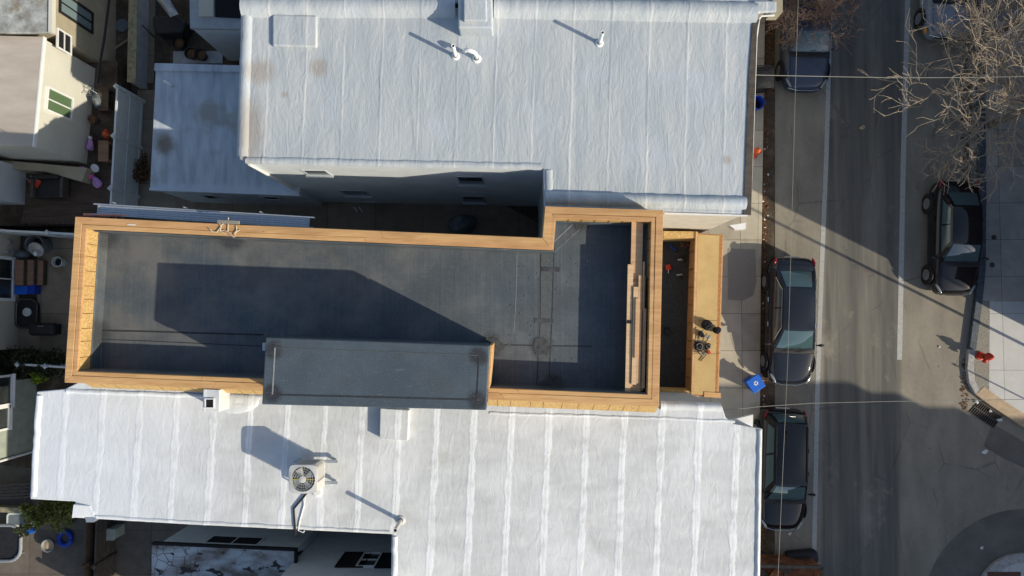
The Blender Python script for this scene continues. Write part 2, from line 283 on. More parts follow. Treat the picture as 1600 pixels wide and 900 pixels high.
L('lamp_red', flat('red_lens', (.20, .012, .02), .2, .1, 9)); L('lamp_clear', flat('clear_lens', (.30, .32, .32), .15, .1, 9, metal=.3)); L('chrome', flat('chrome', (.6, .6, .58), .2, .05, 9, metal=.9)); L('rim', flat('alloy', (.30, .31, .32), .4, .1, 9, metal=.6)); L('lamp_amber', flat('amber_lens', (.6, .22, .03), .3, .1, 9))

# ------------------------------------------------------------------ mesh helpers
class MB:
    def __init__(s): s.v = []; s.f = []
    def add(s, v, f): o = len(s.v); s.v += [Vector(p) for p in v]; s.f += [[i+o for i in q] for q in f]; return s
    def prism(s, poly, z0, z1, zt=None):
        n = len(poly); lo = [Vector((p[0], p[1], z0)) for p in poly]
        hi = [Vector((p[0], p[1], (zt[i] if zt else z1))) for i, p in enumerate(poly)]
        s.add(lo+hi, [list(range(n))[::-1], list(range(n, 2*n))]+[[i, (i+1) % n, n+(i+1) % n, n+i] for i in range(n)]); return s
    def sheet(s, poly, z): return s.add([Vector((p[0], p[1], z)) for p in poly], [list(range(len(poly)))])
    def box(s, c, d, rot=0, M4=None):
        v = [Vector((x*d[0]/2, y*d[1]/2, z*d[2]/2)) for z in (-1, 1) for x, y in ((-1, -1), (1, -1), (1, 1), (-1, 1))]
        mt = M4 if M4 is not None else Matrix.Rotation(rot, 3, 'Z')
        v = [mt @ p + Vector(c) for p in v]
        return s.add(v, [[3, 2, 1, 0], [4, 5, 6, 7], [0, 1, 5, 4], [1, 2, 6, 5], [2, 3, 7, 6], [3, 0, 4, 7]])
    def beam(s, a, b, w, h):
        a = Vector(a); b = Vector(b); d = (b-a); ln = d.length
        q = d.to_track_quat('X', 'Z').to_matrix(); return s.box((a+b)/2, (ln, w, h), M4=q)
    def tube(s, pts, r, n=6, r1=None, cap=True):
        pts = [Vector(p) for p in pts]; k = len(pts); vs = []
        for i, p in enumerate(pts):
            d = (pts[min(i+1, k-1)]-pts[max(i-1, 0)]).normalized()
            up = Vector((0, 0, 1)) if abs(d.z) < .9 else Vector((1, 0, 0))
            a = d.cross(up).normalized(); b = a.cross(d)
            rr = r if r1 is None else r+(r1-r)*i/(k-1)
            for j in range(n):
                t = 2*math.pi*j/n; vs.append(p+a*math.cos(t)*rr+b*math.sin(t)*rr)
        fs = [[i*n+j, i*n+(j+1) % n, (i+1)*n+(j+1) % n, (i+1)*n+j] for i in range(k-1) for j in range(n)]
        if cap: fs += [list(range(n))[::-1], list(range((k-1)*n, k*n))]
        return s.add(vs, fs)
    def lathe(s, prof, c, n=20, M4=None, cap=True):
        vs = []; c = Vector(c); k = len(prof); mt = M4 or Matrix.Identity(3)
        for r, z in prof:
            for j in range(n): t = 2*math.pi*j/n; vs.append(mt @ Vector((r*math.cos(t), r*math.sin(t), z))+c)
        fs = [[i*n+j, i*n+(j+1) % n, (i+1)*n+(j+1) % n, (i+1)*n+j] for i in range(k-1) for j in range(n)]
        if cap: fs += [list(range(n))[::-1], list(range((k-1)*n, k*n))]
        return s.add(vs, fs)
    def blob(s, c, d, seed=0, n=10, wob=.15, M4=None):
        rnd = random.Random(seed); ph = [rnd.uniform(0, 6) for _ in range(6)]; vs = []; c = Vector(c); mt = M4 or Matrix.Identity(3); m_ = n//2+1
        for i in range(m_+1):
            a = math.pi*i/m_
            for j in range(n):
                t = 2*math.pi*j/n
                w = 1+wob*(math.sin(2*t+ph[0]+2*a)+.6*math.sin(3*t+ph[1]-3*a)+.5*math.sin(5*a+ph[2]))/2
                vs.append(mt @ Vector((math.sin(a)*math.cos(t)*d[0]/2*w, math.sin(a)*math.sin(t)*d[1]/2*w, math.cos(a)*d[2]/2*w))+c)
        fs = [[i*n+j, (i+1)*n+j, (i+1)*n+(j+1) % n, i*n+(j+1) % n] for i in range(m_) for j in range(n)]
        return s.add(vs, fs)
    def patch(s, c00, c10, c11, c01, bulge=(0, 0, 0), n=8, u0=0, u1=1, v0=0, v1=1, off=0):
        c00, c10, c11, c01, bu = map(Vector, (c00, c10, c11, c01, bulge)); vs = []
        nr = (c10-c00).cross(c01-c00).normalized()
        for i in range(n+1):
            for j in range(n+1):
                u = u0+(u1-u0)*i/n; v = v0+(v1-v0)*j/n
                p = (c00*(1-u)+c10*u)*(1-v)+(c01*(1-u)+c11*u)*v
                vs.append(p+bu*(16*u*(1-u)*v*(1-v))**.8+nr*off)
        return s.add(vs, [[i*(n+1)+j, (i+1)*(n+1)+j, (i+1)*(n+1)+j+1, i*(n+1)+j+1] for i in range(n) for j in range(n)])
    def build(s, name, mat, parent=None, smooth=False, bevel=0, base=None, sub=0, tri=False):
        if parent is not None: org = ORG[parent.name]
        elif base is not None: org = Vector(base)
        else:
            xs = [p.x for p in s.v]; ys = [p.y for p in s.v]; org = Vector(((min(xs)+max(xs))/2, (min(ys)+max(ys))/2, min(p.z for p in s.v)))
        me = bpy.data.meshes.new(name); me.from_pydata([p-org for p in s.v], [], s.f)
        bm = bmesh.new(); bm.from_mesh(me); bmesh.ops.recalc_face_normals(bm, faces=bm.faces)
        bm.to_mesh(me); bm.free()
        if smooth:
            for p in me.polygons: p.use_smooth = True
        me.materials.append(MAT[mat]); o = bpy.data.objects.new(name, me); COL.objects.link(o)
        if parent is not None: o.parent = parent
        else: o.location = org
        ORG[o.name] = org
        if bevel:
            b = o.modifiers.new('bevel', 'BEVEL'); b.width = bevel; b.segments = 3; b.limit_method = 'ANGLE'; b.angle_limit = R(40)
        if sub: q = o.modifiers.new('sub', 'SUBSURF'); q.levels = sub; q.render_levels = sub
        return o
ORG = {}
def tag(o, label=None, cat=None, group=None, kind=None):
    if label: o['label'] = label
    if cat: o['category'] = cat
    if group: o['group'] = group
    if kind: o['kind'] = kind
    return o
def thing(name, label, cat, loc, group=None):
    o = bpy.data.objects.new(name, None); COL.objects.link(o); o.location = loc; o.empty_display_size = .2
    ORG[o.name] = Vector(loc); return tag(o, label, cat, group)
def struct(name, mb, mat, **k): return tag(mb.build(name, mat, **k), kind='structure')
def inset(poly, d):
    n = len(poly); out = []; area = sum(poly[i].x*poly[(i+1) % n].y-poly[(i+1) % n].x*poly[i].y for i in range(n)); sg = 1 if area > 0 else -1
    for i in range(n):
        a, b, c = poly[i-1], poly[i], poly[(i+1) % n]; e1 = (b-a); e1.z = 0; e1.normalize(); e2 = (c-b); e2.z = 0; e2.normalize()
        n1 = Vector((-e1.y, e1.x, 0))*sg; n2 = Vector((-e2.y, e2.x, 0))*sg; k = (n1+n2); k = k/max(.2, (1+n1.dot(n2)))
        out.append(b+k*d)
    return out
def window(parent, A, B, uv1, uv2, frame='trim', pane='pane', out=None, fw=.06, mull='v', depth=.05, name='window', sill=False):
    """window on the vertical wall A-B between two opposite corners given by sight lines"""
    p, q = onwall(*uv1, A, B), onwall(*uv2, A, B); t = (B-A); t.z = 0; t.normalize()
    nrm = Vector((t.y, -t.x, 0))
    if nrm.dot(Vector((0, 0, 0))-A) < 0: nrm = -nrm
    s0, s1 = sorted(((p-A).dot(t), (q-A).dot(t))); z0, z1 = sorted((p.z, q.z)); A0 = Vector((A.x, A.y, 0))
    def bx(mb, a, b, c, d, n0, n1):
        mid = A0+t*(a+b)/2+nrm*(n0+n1)/2; mb.box((mid.x, mid.y, (c+d)/2), (b-a, abs(n1-n0), d-c), math.atan2(t.y, t.x))
    f = MB(); bx(f, s0-fw, s0, z0-fw, z1+fw, -.02, depth); bx(f, s1, s1+fw, z0-fw, z1+fw, -.02, depth)
    bx(f, s0, s1, z0-fw, z0, -.02, depth); bx(f, s0, s1, z1, z1+fw, -.02, depth)
    if mull == 'v': bx(f, (s0+s1)/2-.02, (s0+s1)/2+.02, z0, z1, -.02, depth*.8)
    if mull == 'h': bx(f, s0, s1, (z0+z1)/2-.02, (z0+z1)/2+.02, -.02, depth*.8)
    o = f.build(name, frame, parent); g = MB(); bx(g, s0, s1, z0, z1, -.03, .012); g.build('pane', pane, o)
    if sill: k = MB(); bx(k, s0-.1, s1+.1, z0-fw-.05, z0-fw, -.02, .11); k.build('sill', frame, o)
    return o

# ------------------------------------------------------------------ ground, road, pavements
struct('ground', MB().sheet([(-150, -150), (150, -150), (150, 150), (-150, 150)], -.012), 'soil')
roadW = [(1196, -400), (1195, 0), (1190, 450), (1186, 900), (1181, 1500)]
def street_poly(a, b, z): return PL(a, z)+PL(b[::-1], z)
rd = MB().prism([(9.2, -60), (60, -60), (60, -12), (60, 60), (11, 60)], -.2, 0)
struct('road', rd, 'asphalt')
# west pavement
facade = [(1090, -500), (1090, 0), (1090, 900), (1090, 1500)]
kw = [P(u, v, .13) for u, v in ((1198, -500), (1196, 0), (1189, 450), (1186, 900), (1180, 1500))]
fw_ = [Vector((4.2, p.y, .13)) for p in kw]
kin = [p+Vector((-.16, 0, 0)) for p in kw]
struct('pavement', MB().prism(kin+fw_[::-1], -.1, .13), 'walk_w')
struct('kerb', MB().prism(kw+kin[::-1], -.1, .136), 'walk_w', bevel=.02)
struct('patched_paving', MB().sheet(PL([(1137, 388), (1180, 390), (1182, 440), (1177, 462), (1160, 470), (1137, 468)], .134), .134), 'patch2')
# east pavement with the street corner
ke = [(1527, -500), (1527, 0), (1530, 300), (1529, 420), (1524, 470), (1514, 545), (1511, 575), (1514, 598), (1524, 616), (1548, 634), (1600, 668), (1700, 735), (2600, 790)]
keP = PL(ke, .14)
inn = []
for i, p in enumerate(keP):
    a = keP[max(0, i-1)]; b = keP[min(len(keP)-1, i+1)]; d = (b-a).normalized(); inn.append(p+Vector((-d.y, d.x, 0))*(.27 if i < 6 else .24)*(1))
# make sure the inner line lies to the right of the outer line
if inn[1].x < keP[1].x: inn = [p*2-q for p, q in zip(keP, inn)]
far = [Vector((60, inn[-1].y, .14)), Vector((60, 30, .14)), Vector((inn[0].x, 30, .14))]
i5 = 5
walk = MB().prism(inn+far, -.1, .136)
struct('pavement', walk, 'walk_e')
struct('kerb', MB().prism(keP[:6]+inn[:6][::-1], -.1, .17), 'bluestone', bevel=.02)
struct('kerb', MB().prism(keP[5:9]+inn[5:9][::-1], -.1, .15), 'kerb', bevel=.02)
struct('kerb', MB().prism(keP[8:11]+[p+(p-q)*.9 for p, q in zip(inn[8:11], keP[8:11])][::-1], -.1, .155), 'inlet', bevel=.02)
struct('kerb', MB().prism(keP[10:]+inn[10:][::-1], -.1, .15), 'kerb', bevel=.02)
struct('verge_strip', MB().sheet(PL([(1532, 470), (1546, 470), (1545, 612), (1532, 612), (1524, 595), (1521, 560)], .141), .141), 'aggregate')
struct('new_paving', MB().sheet(PL([(1546.5, 471), (1700, 472), (1700, 690), (1600, 655), (1545.5, 613)], .140), .140), 'walk_new')
# bottom right corner island
cc = [(1600+72*math.cos(t)*1.0, 935+70*math.sin(t)) for t in [R(180+i*8) for i in range(0, 13)]]
cp = PL(cc, .14)+[P(1800, 868, .14), P(1800, 1100, .14), P(1528, 1100, .14)]
struct('pavement', MB().prism(cp, -.1, .14), 'kerb', bevel=.02)
cc2 = [(1602+58*math.cos(t), 935+56*math.sin(t)) for t in [R(180+i*8) for i in range(0, 13)]]
struct('new_paving', MB().sheet(PL(cc2+[(1800, 879), (1800, 1100), (1545, 1100)], .146), .146), 'walk_new')
struct('brick_paving', MB().sheet(PL([(1543, 893.5), (1595, 893.5), (1595, 1000), (1543, 1000)], .151), .151), 'brick')
# asphalt repairs
arc = [(1600+160*math.cos(R(a)), 960+165*math.sin(R(a))) for a in range(180, 271, 9)]
struct('road_patch', MB().sheet(PL(arc+[(1700, 797), (1700, 1000), (1440, 1000)], .004), .004), 'patch')
struct('road_patch', MB().sheet(PL([(1551, 662), (1600, 690), (1640, 720), (1640, 742), (1600, 731), (1565, 715), (1537, 697)], .0045), .0045), 'patch')
# painted lines
def line(pts, w, z=.006):
    a = PL([(u-w/2, v) for u, v in pts], z); b = PL([(u+w/2, v) for u, v in pts], z)
    return MB().add(a+b, [[i, i+1, len(pts)+i+1, len(pts)+i] for i in range(len(pts)-1)])
struct('painted_line', line([(1303, -200), (1298, 0), (1291, 250), (1283.5, 430), (1277, 620), (1272, 872)], 7), 'paint')
struct('painted_line', line([(1425, -200), (1418.5, 0), (1411.5, 250), (1405.5, 562)], 8), 'paint')
# yards
struct('patio', MB().sheet(PL([(58, 372), (140, 372), (135, 560), (25, 560), (25, 470), (58, 470)], 0), 0.0), 'patio')
struct('yard_paving', MB().sheet(PL([(-60, 720), (700, 800), (700, 1000), (-60, 1000)], 0), .002), 'yard_conc')
struct('yard_paving', MB().sheet(PL([(208, 0), (243, 0), (240, 130), (205, 128)], 0), .002), 'patio')
struct('yard_paving', MB().sheet(PL([(215, 140), (470, 150), (900, 380), (500, 420), (215, 330)], 0), .001), 'patio')
struct('terrace', MB().prism(PL([(-500, 66), (184, 96), (176, 352), (-500, 356)], .9), -.1, .9), 'soil')
struct('lawn', MB().sheet(PL([(-40, 560), (50, 566), (45, 580), (40, 600), (-40, 610)], 0), .004), 'grass')

# ------------------------------------------------------------------ upper row house (silver roof)
ZU = 7.2
def house(name, label, cat, base): return thing(name, label, cat, base)
up = PL([(381, 11), (1186, 12), (1177, 40), (1169, 335), (1037, 331), (850, 325), (848, 264), (384, 254), (373, 248)], ZU)
UH = house('row_house', 'row house with silver coated flat roof above the narrow shaded alley', 'house', (0, 8, 0))
wallp = inset(up, .06)
MB().prism(wallp, 0, ZU-.12).build('wall', 'stucco_grey', UH)
def roofslab(poly, z, th, mat, parent, name='roof', bevel=.05):
    return MB().prism(poly, z-th, z).build(name, mat, parent, bevel=bevel, smooth=False)
rf = roofslab(up, ZU, .13, 'silver', UH)
# folded edge along the rear and the party wall: soft rolls of membrane
def roll(pts, w, h, mat, parent, name, n=7, jit=.012, seed=1):
    rnd = random.Random(seed); v = []; f = []; path = []
    for a, b in zip(pts[:-1], pts[1:]):
        k = max(2, int((b-a).length/.18))
        path += [a+(b-a)*i/k for i in range(k)]
    path.append(pts[-1]); N = len(path); q = n+1
    for i, p in enumerate(path):
        d = (path[min(i+1, N-1)]-path[max(i-1, 0)]); d.z = 0; d.normalize(); s = Vector((-d.y, d.x, 0)); wob = rnd.uniform(-jit, jit)
        for j in range(q):
            t = j/n; x = (t-.5)*2; v.append(p+s*(x*w/2+wob)+Vector((0, 0, h*(1-abs(x)**2.6)-.01+rnd.uniform(-jit, jit)*.5)))
    f = [[i*q+j, i*q+j+1, (i+1)*q+j+1, (i+1)*q+j] for i in range(N-1) for j in range(n)]
    return MB().add(v, f).build(name, mat, parent, smooth=True)
roll(PL([(379, 11), (712, 12)], ZU), .66, .24, 'silver', UH, 'party_wall_parapet')
roll(PL([(772, 12), (1181, 20)], ZU), .66, .24, 'silver', UH, 'party_wall_parapet', seed=2)
roll(PL([(386, 20), (379, 245)], ZU), .35, .10, 'silver', UH, 'roof_edge_roll', seed=3)
roll(PL([(852, 309), (1165, 318)], ZU), .42, .17, 'silver', UH, 'roof_edge_roll', seed=4)
roll(PL([(384, 250), (846, 260)], ZU), .22, .06, 'silver', UH, 'roof_edge_roll', seed=5)
roll(PL([(857, 266), (858, 306)], ZU), .25, .05, 'silver', UH, 'roof_edge_roll', seed=6)
MB().prism(PL([(427, 24), (497, 26), (497, 76), (427, 74)], ZU), ZU-.02, ZU+.11).build('roof_hatch', 'silver', UH, bevel=.09)
ch = PL([(716, -8), (769, -8), (770, 44), (716, 44)], ZU+.6)
MB().prism(ch, ZU-.05, ZU+.62).build('chimney', 'silver', UH, bevel=.05)
MB().prism(inset(ch, .16), ZU+.6, ZU+.72).build('chimney_cap', 'silver', UH, bevel=.04)
def pipe(u, v, z, h, r=.055, parent=None, mat='pvc', bend=False, name='vent_pipe'):
    p = P(u, v, z); mb = MB()
    if bend:
        mb.tube([p, p+Vector((0, 0, h*.7)), p+Vector((-.06, .03, h*.9)), p+Vector((-.17, .06, h)), p+Vector((-.28, .08, h*.93)), p+Vector((-.34, .07, h*.75))], r, 10)
    else: mb.lathe([(r, 0), (r, h), (r*.72, h), (r*.72, h-.12)], p, 14)
    o = mb.build(name, mat, parent, smooth=bend)
    MB().lathe([(r*2.3, -.01), (r*2.1, .03), (r*1.15, .06)], p, 16).build('flashing_collar', 'white' if mat != 'pvc' else 'pvc', o)
    MB().lathe([(r*1.25, .055), (r*1.22, .085)], p, 14).build('rubber_ring', 'rubber', o)
    if not bend: MB().lathe([(r*.70, h-.11), (r*.70, h-.06)], p, 12).build('bore', 'dark', o)
pipe(712, 88, ZU, .8, .055, UH); pipe(745, 92, ZU, .50, .06, UH, bend=True); pipe(936.5, 67.5, ZU, .78, .055, UH)
# front gutter
gp = PL([(1177, 32), (1181, 34), (1172, 336), (1164, 335)], ZU+.02)
MB().prism(PL([(1176, 36), (1187, 30), (1183, 46), (1173.5, 336), (1162, 335), (1170, 120)], ZU+.03), ZU-.02, ZU+.032).build('gutter', 'gutter', UH)
MB().tube([P(1210, 24, ZU), P(1190, 25, ZU), P(1186, 30, ZU), P(1182, 60, ZU), P(1172, 336, ZU)], .028, 6).build('gutter_lip', 'trim', UH)
MB().prism(PL([(1038, 332), (1168, 336), (1168, 338), (1038, 334.5)], ZU), ZU-.12, ZU+.015).build('drip_edge', 'trim', UH)
# the front part of the side wall is painted beige
fa, fb = wallp[4], wallp[3]
n_ = Vector((0, -1, 0)); d_ = (fb-fa).normalized(); sd_ = Vector((d_.y, -d_.x, 0))
MB().prism([fa+sd_*.005, fb+sd_*.005, fb+sd_*.03, fa+sd_*.03], 0, ZU-.13).build('side_wall_render', 'stucco', UH)
MB().prism(PL([(1140, 352), (1166, 348), (1165, 358), (1149, 359)], 3.4), 3.1, 3.4).build('cornice', 'trim', UH)
# sunny upper strip of the alley wall is real light on cream paint
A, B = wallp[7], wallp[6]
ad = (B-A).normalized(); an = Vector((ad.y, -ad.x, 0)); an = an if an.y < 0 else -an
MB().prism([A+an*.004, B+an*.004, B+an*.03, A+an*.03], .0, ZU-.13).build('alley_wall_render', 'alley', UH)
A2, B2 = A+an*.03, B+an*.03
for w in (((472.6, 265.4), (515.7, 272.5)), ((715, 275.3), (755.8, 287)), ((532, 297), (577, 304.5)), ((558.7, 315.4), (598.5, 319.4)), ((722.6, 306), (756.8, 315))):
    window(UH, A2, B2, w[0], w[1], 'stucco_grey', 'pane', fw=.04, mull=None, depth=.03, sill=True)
MB().tube([A2+an*.06+ad*.05+Vector((0, 0, ZU-.1-A2.z)), A2+an*.06+ad*.05+Vector((0, 0, .3-A2.z))], .045, 8).build('downspout', 'trim', UH)
# rear extension of the upper house
ZX = 3.0
ex = PL([(243, 110), (462, 116), (468, 306), (234, 296)], ZX)
MB().prism(inset(ex, .05), 0, ZX-.12).build('extension_wall', 'stucco_grey', UH)
roofslab(ex, ZX, .13, 'blueroof', UH, 'extension_roof', .03)
MB().prism(PL([(244, 100), (470, 106), (470, 115), (243, 112)], ZX), ZX-.1, ZX+.12).build('extension_parapet', 'blueroof', UH, bevel=.03)
MB().prism(PL([(234, 294), (468, 304), (468, 306.5), (234, 297.5)], ZX), ZX-.14, ZX+.05).build('extension_trim', 'blueroof', UH)
exw = inset(ex, .05)
for w in (((312, 303.5), (346, 310)), ((408, 306), (440, 311))):
    window(UH, exw[3], exw[2], w[0], w[1], 'stucco_grey', 'dark', fw=.05, mull=None, depth=.04)
pv = P(270, 135, ZX); MB().tube([pv, pv+Vector((0, 0, .2)), pv+Vector((-.14, .1, .26)), pv+Vector((-.2, .12, .2))], .045, 8).build('vent_pipe', 'pvc', UH, smooth=True)
# ------------------------------------------------------------------ next house up the row
NH = house('row_house', 'row house at the upper picture edge with pale roof and front cornice', 'house', (0, 16, 0))
nu = PL([(381, 4.5), (1186, 5), (1212, 5), (1214, -300), (381, -300)], ZU)
MB().prism(inset(nu, .06), 0, ZU-.12).build('wall', 'stucco_tan', NH); roofslab(nu, ZU, .13, 'silver', NH)
MB().prism(PL([(1206, -40), (1222, -40), (1222, 20), (1206, 20)], ZU), ZU-.5, ZU+.05).build('cornice', 'stucco_tan', NH)
MB().prism(PL([(1176, 3), (1212, 3), (1212, 20), (1186, 21), (1180, 28)], ZU+.02), ZU-.02, ZU+.10).build('roof_edge', 'silver', NH, bevel=.04)
ne = PL([(297, 44), (470, 46), (470, -160), (293, -160)], 3.2)
NE = MB().prism(inset(ne, .03), 0, 3.05).build('extension_wall', 'wall_white', NH)
ring_o, ring_i = ne, PL([(311, 30), (470, 31), (470, -160), (306, -160)], 3.2)
MB().prism(ne, 3.05, 3.2).build('extension_roof', 'block', NH)
MB().prism(PL([(312, -20), (335, -20), (335, 27), (312, 27)], 3.2), 3.19, 3.28).build('roof_panel', 'siding_cream', NH)
MB().prism(PL([(337, -20), (380, -20), (380, 29), (337, 27)], 3.2), 3.19, 3.25).build('skylight', 'dark', NH)

# ------------------------------------------------------------------ the house under construction (black roof)
ZP = 8.0
do = PL([(117, 338), (370, 350.5), (847, 371), (851, 322), (1037, 328), (1030, 636), (565, 617), (100, 598)], ZP)
DH = house('rebuilt_row_house', 'row house under construction with black membrane roof and raw timber parapet', 'house', (-4, 0, 0))
di = inset(do, .34)
MB().prism(inset(do, .02), 0, 6.55).build('wall', 'block', DH)
# roof deck, falls gently to the rear
rp = inset(do, .30)
MB().prism(rp, 6.5, 7, zt=[7.0+.05*(p.x+13)/17 for p in rp]).build('roof', 'epdm', DH)
def zr(x): return 7.0+.05*(x+13)/17
def seg(i, j, a, b): return [do[i].lerp(di[i], a), do[j].lerp(di[j], a), do[j].lerp(di[j], b), do[i].lerp(di[i], b)]
segs = [(0, 1), (1, 2), (2, 3), (3, 4), (4, 5), (5, 6), (6, 7), (7, 0)]
for k, (i, j) in enumerate(segs):
    mat = 'wood_y' if k in (2, 4, 7) else 'wood_x'
    MB().prism(seg(i, j, .03, .97), 6.5, ZP-.085).build('parapet_wall', 'osb' if k in (2, 3, 4, 7) else 'epdm_box', DH)
    MB().prism(seg(i, j, 0, 1), ZP-.085, ZP-.042).build('sill_plate', mat, DH, bevel=.004)
    mt2 = mat+'2'; Ls = (do[j]-do[i]).length
    for ra, rb_, dz in ((.03, .60, 0), (.63, .96, -.012)):
        nb = max(1, round(Ls/3.6)); cuts = [0]+[(q+random.uniform(-.22, .22))/nb for q in range(1, nb)]+[1]
        for q in range(nb):
            sg = seg(i, j, ra, rb_); g_ = .003/Ls; c0, c1 = cuts[q]+(g_ if q else 0), cuts[q+1]-(g_ if q < nb-1 else 0)
            wb = random.uniform(-.006, .006); sh = Vector((wb if k in (2, 4, 7) else 0, 0 if k in (2, 4, 7) else wb, 0))
            MB().prism([sg[0].lerp(sg[1], c0)+sh, sg[0].lerp(sg[1], c1)+sh, sg[3].lerp(sg[2], c1)+sh, sg[3].lerp(sg[2], c0)+sh], ZP-.041, ZP+dz+random.uniform(-.004, .002)).build('top_plate', random.choice((mat, mat, mt2)), DH, bevel=.005)
# panel joints on the visible inner sheathing: narrow battens seams
def joints(i, j, n, z0, z1):
    a, b = di[i], di[j]; d = (b-a).normalized(); nn = Vector((-d.y, d.x, 0))
    cx = sum((p for p in di), Vector())/len(di)
    if (cx-a).dot(nn) < 0: nn = -nn
    for q in range(1, n):
        p = a+(b-a)*(q/n+random.uniform(-.01, .01)); c = p+nn*(-.008)
        MB().box((c.x, c.y, (z0+z1)/2), (.012, .02, z1-z0), math.atan2(d.y, d.x)).build('panel_joint', 'rust', DH)
joints(7, 0, 10, 7.35, ZP-.09); joints(4, 5, 12, 7.4, ZP-.09); joints(3, 4, 7, 7.4, ZP-.09)
# membrane turned up at the foot of the parapet
mb = MB(); rin = inset(do, .37)
for i, j in segs:
    a, b, c, d = di[i].copy(), di[j].copy(), rin[j].copy(), rin[i].copy()
    h = .42 if (i, j) in ((7, 0), (4, 5), (3, 4)) else .68
    if (i, j) in ((5, 6), (6, 7)): h = .9
    v = [Vector((p.x, p.y, zr(p.x)+hh)) for p, hh in ((a, h), (b, h), (c, h*.95), (d, h*.95), (d, -.05), (c, -.05))]
    mb.add(v, [[0, 1, 2, 3], [3, 2, 5, 4]])
mb.build('membrane_upstand', 'epdm', DH)
# seams and cover strips on the membrane
def strip(pts, w, dz=.004):
    pp = [P(u, v, 7.0) for u, v in pts]
    for p in pp: p.z = zr(p.x)+dz
    mb = MB()
    for a, b in zip(pp[:-1], pp[1:]):
        d = (b-a); d.z = 0; d.normalize(); s = Vector((-d.y, d.x, 0))*w/2; mb.add([a-s, b-s, b+s, a+s], [[0, 1, 2, 3]])
    return mb
L('primer', flat('primer_smear', (.055, .060, .064), .7, .45, 7))
L('seam', flat('seam_sealant', (.032, .034, .037), .7, .3, 12)); L('cover', flat('seam_cover_strip', (.085, .097, .10), .6, .2, 14)); L('chalk', flat('chalk_line', (.24, .25, .25), .8, .2, 9))
strip([(150, 516), (240, 518), (300, 520), (412, 523)], .05).build('membrane_seam', 'seam', DH)
strip([(152, 530), (215, 532), (300, 536), (412, 541)], .025).build('membrane_seam', 'seam', DH)
strip([(764, 538), (846, 540), (925, 541)], .035).build('membrane_seam', 'seam', DH)
strip([(855, 390), (853, 470), (848, 612)], .40).build('cover_strip', 'cover', DH)
strip([(845, 392), (844, 500), (838, 612)], .025, .007).build('membrane_seam', 'seam', DH)
strip([(866, 378), (862, 500), (857, 612)], .025, .007).build('membrane_seam', 'seam', DH)
strip([(855, 388), (905, 341)], .03, .008).build('membrane_crease', 'chalk', DH)
strip([(866, 394), (922, 344)], .015, .008).build('membrane_crease', 'chalk', DH)
strip([(160, 358), (158, 580)], .02, .006).build('membrane_crease', 'chalk', DH)
strip([(808, 392), (806, 470), (803, 520)], .015, .006).build('membrane_crease', 'chalk', DH)
rnd = random.Random(4)
for k in range(46):
    u, v = rnd.uniform(790, 915), rnd.uniform(395, 600)
    p = P(u, v, 7.0); p.z = zr(p.x); MB().lathe([(.032, -.002), (.028, .005), (.010, .008)], p, 8).build('fastener_plate', 'epdm_box', DH)
for i, (u, v) in enumerate(((868, 421), (858, 501))):
    p = P(u-8, v, 7.0); MB().box((p.x, p.y, zr(p.x)+.008), (.55, .13, .006), -.03).build('membrane_patch', 'primer', DH)
rnd = random.Random(12)
for (u, v, r) in ((846, 542, .27), (768, 541, .32), (908, 347, .24), (862, 600, .32)):
    p = P(u, v, 6.95); MB().sheet([Vector((p.x+r*(1+rnd.uniform(-.25, .25))*math.cos(k*.45)*1.1, p.y+r*(1+rnd.uniform(-.25, .25))*math.sin(k*.45), 0)) for k in range(14)], zr(p.x)+.011).build('primer_smear', 'primer', DH)
# osb skirt raking down onto the lower roof
def rake(i, f0, j, f1, w, z0, z1):
    a = do[5].lerp(do[7], f0); b = do[5].lerp(do[7], f1); d = (b-a).normalized(); s = Vector((d.y, -d.x, 0)); s = s if s.y < 0 else -s
    v = [a+Vector((0, 0, z0-a.z)), b+Vector((0, 0, z0-b.z)), b+s*w+Vector((0, 0, z1-b.z)), a+s*w+Vector((0, 0, z1-a.z))]
    lo = [p-Vector((0, 0, .03)) for p in v]; n = MB().add(v+lo, [[0, 1, 2, 3], [7, 6, 5, 4], [0, 4, 5, 1], [1, 5, 6, 2], [2, 6, 7, 3], [3, 7, 4, 0]])
    n.build('skirt_sheathing', 'osb', DH); k = int((b-a).length/.42)
    for q in range(1, k):
        p = a+(b-a)*(q+random.uniform(-.15, .15))/k; r0 = Vector((p.x, p.y, z0+.002)); r1 = r0+s*w+Vector((0, 0, z1-z0)); MB().beam(r0, r1, .012, .004).build('panel_joint', 'rust', DH)
rake(5, .0, 6, .30, .23, ZP-.1, 7.45); rake(6, .66, 7, .97, .17, ZP-.1, 7.50)
# stair bulkhead
ZB = 9.5
bo = PL([(415, 527), (765, 540), (760, 641), (409, 632)], ZB)
MB().prism(inset(bo, .03), 6.6, ZB-.03).build('stair_bulkhead', 'epdm_box', DH)
bh = MB().prism(bo, ZB-.28, ZB).build('bulkhead_roof', 'epdm_box', DH, bevel=.03)
bi = inset(bo, .26)
mb = MB()
def frame_strip(a, b, w, z, name, mat):
    MB().beam(Vector((a.x, a.y, z)), Vector((b.x, b.y, z)), w, .006).build(name, mat, bh)
frame_strip(bi[0], bi[1], .02, ZB+.004, 'membrane_seam', 'cover'); frame_strip(bi[3], bi[2], .04, ZB+.004, 'membrane_seam', 'seam')
frame_strip(bi[1], bi[2], .03, ZB+.005, 'membrane_seam', 'seam'); frame_strip(bi[0], bi[3], .035, ZB+.005, 'membrane_seam', 'chalk')
MB().prism([bo[1]+Vector((.004, 0, 0)), bo[1]+Vector((.05, -.02, 0)), bo[2]+Vector((.05, .5, 0)), bo[2]+Vector((.004, .5, 0))], 7.2, ZB-.30).build('bulkhead_trim', 'wood_y', DH)
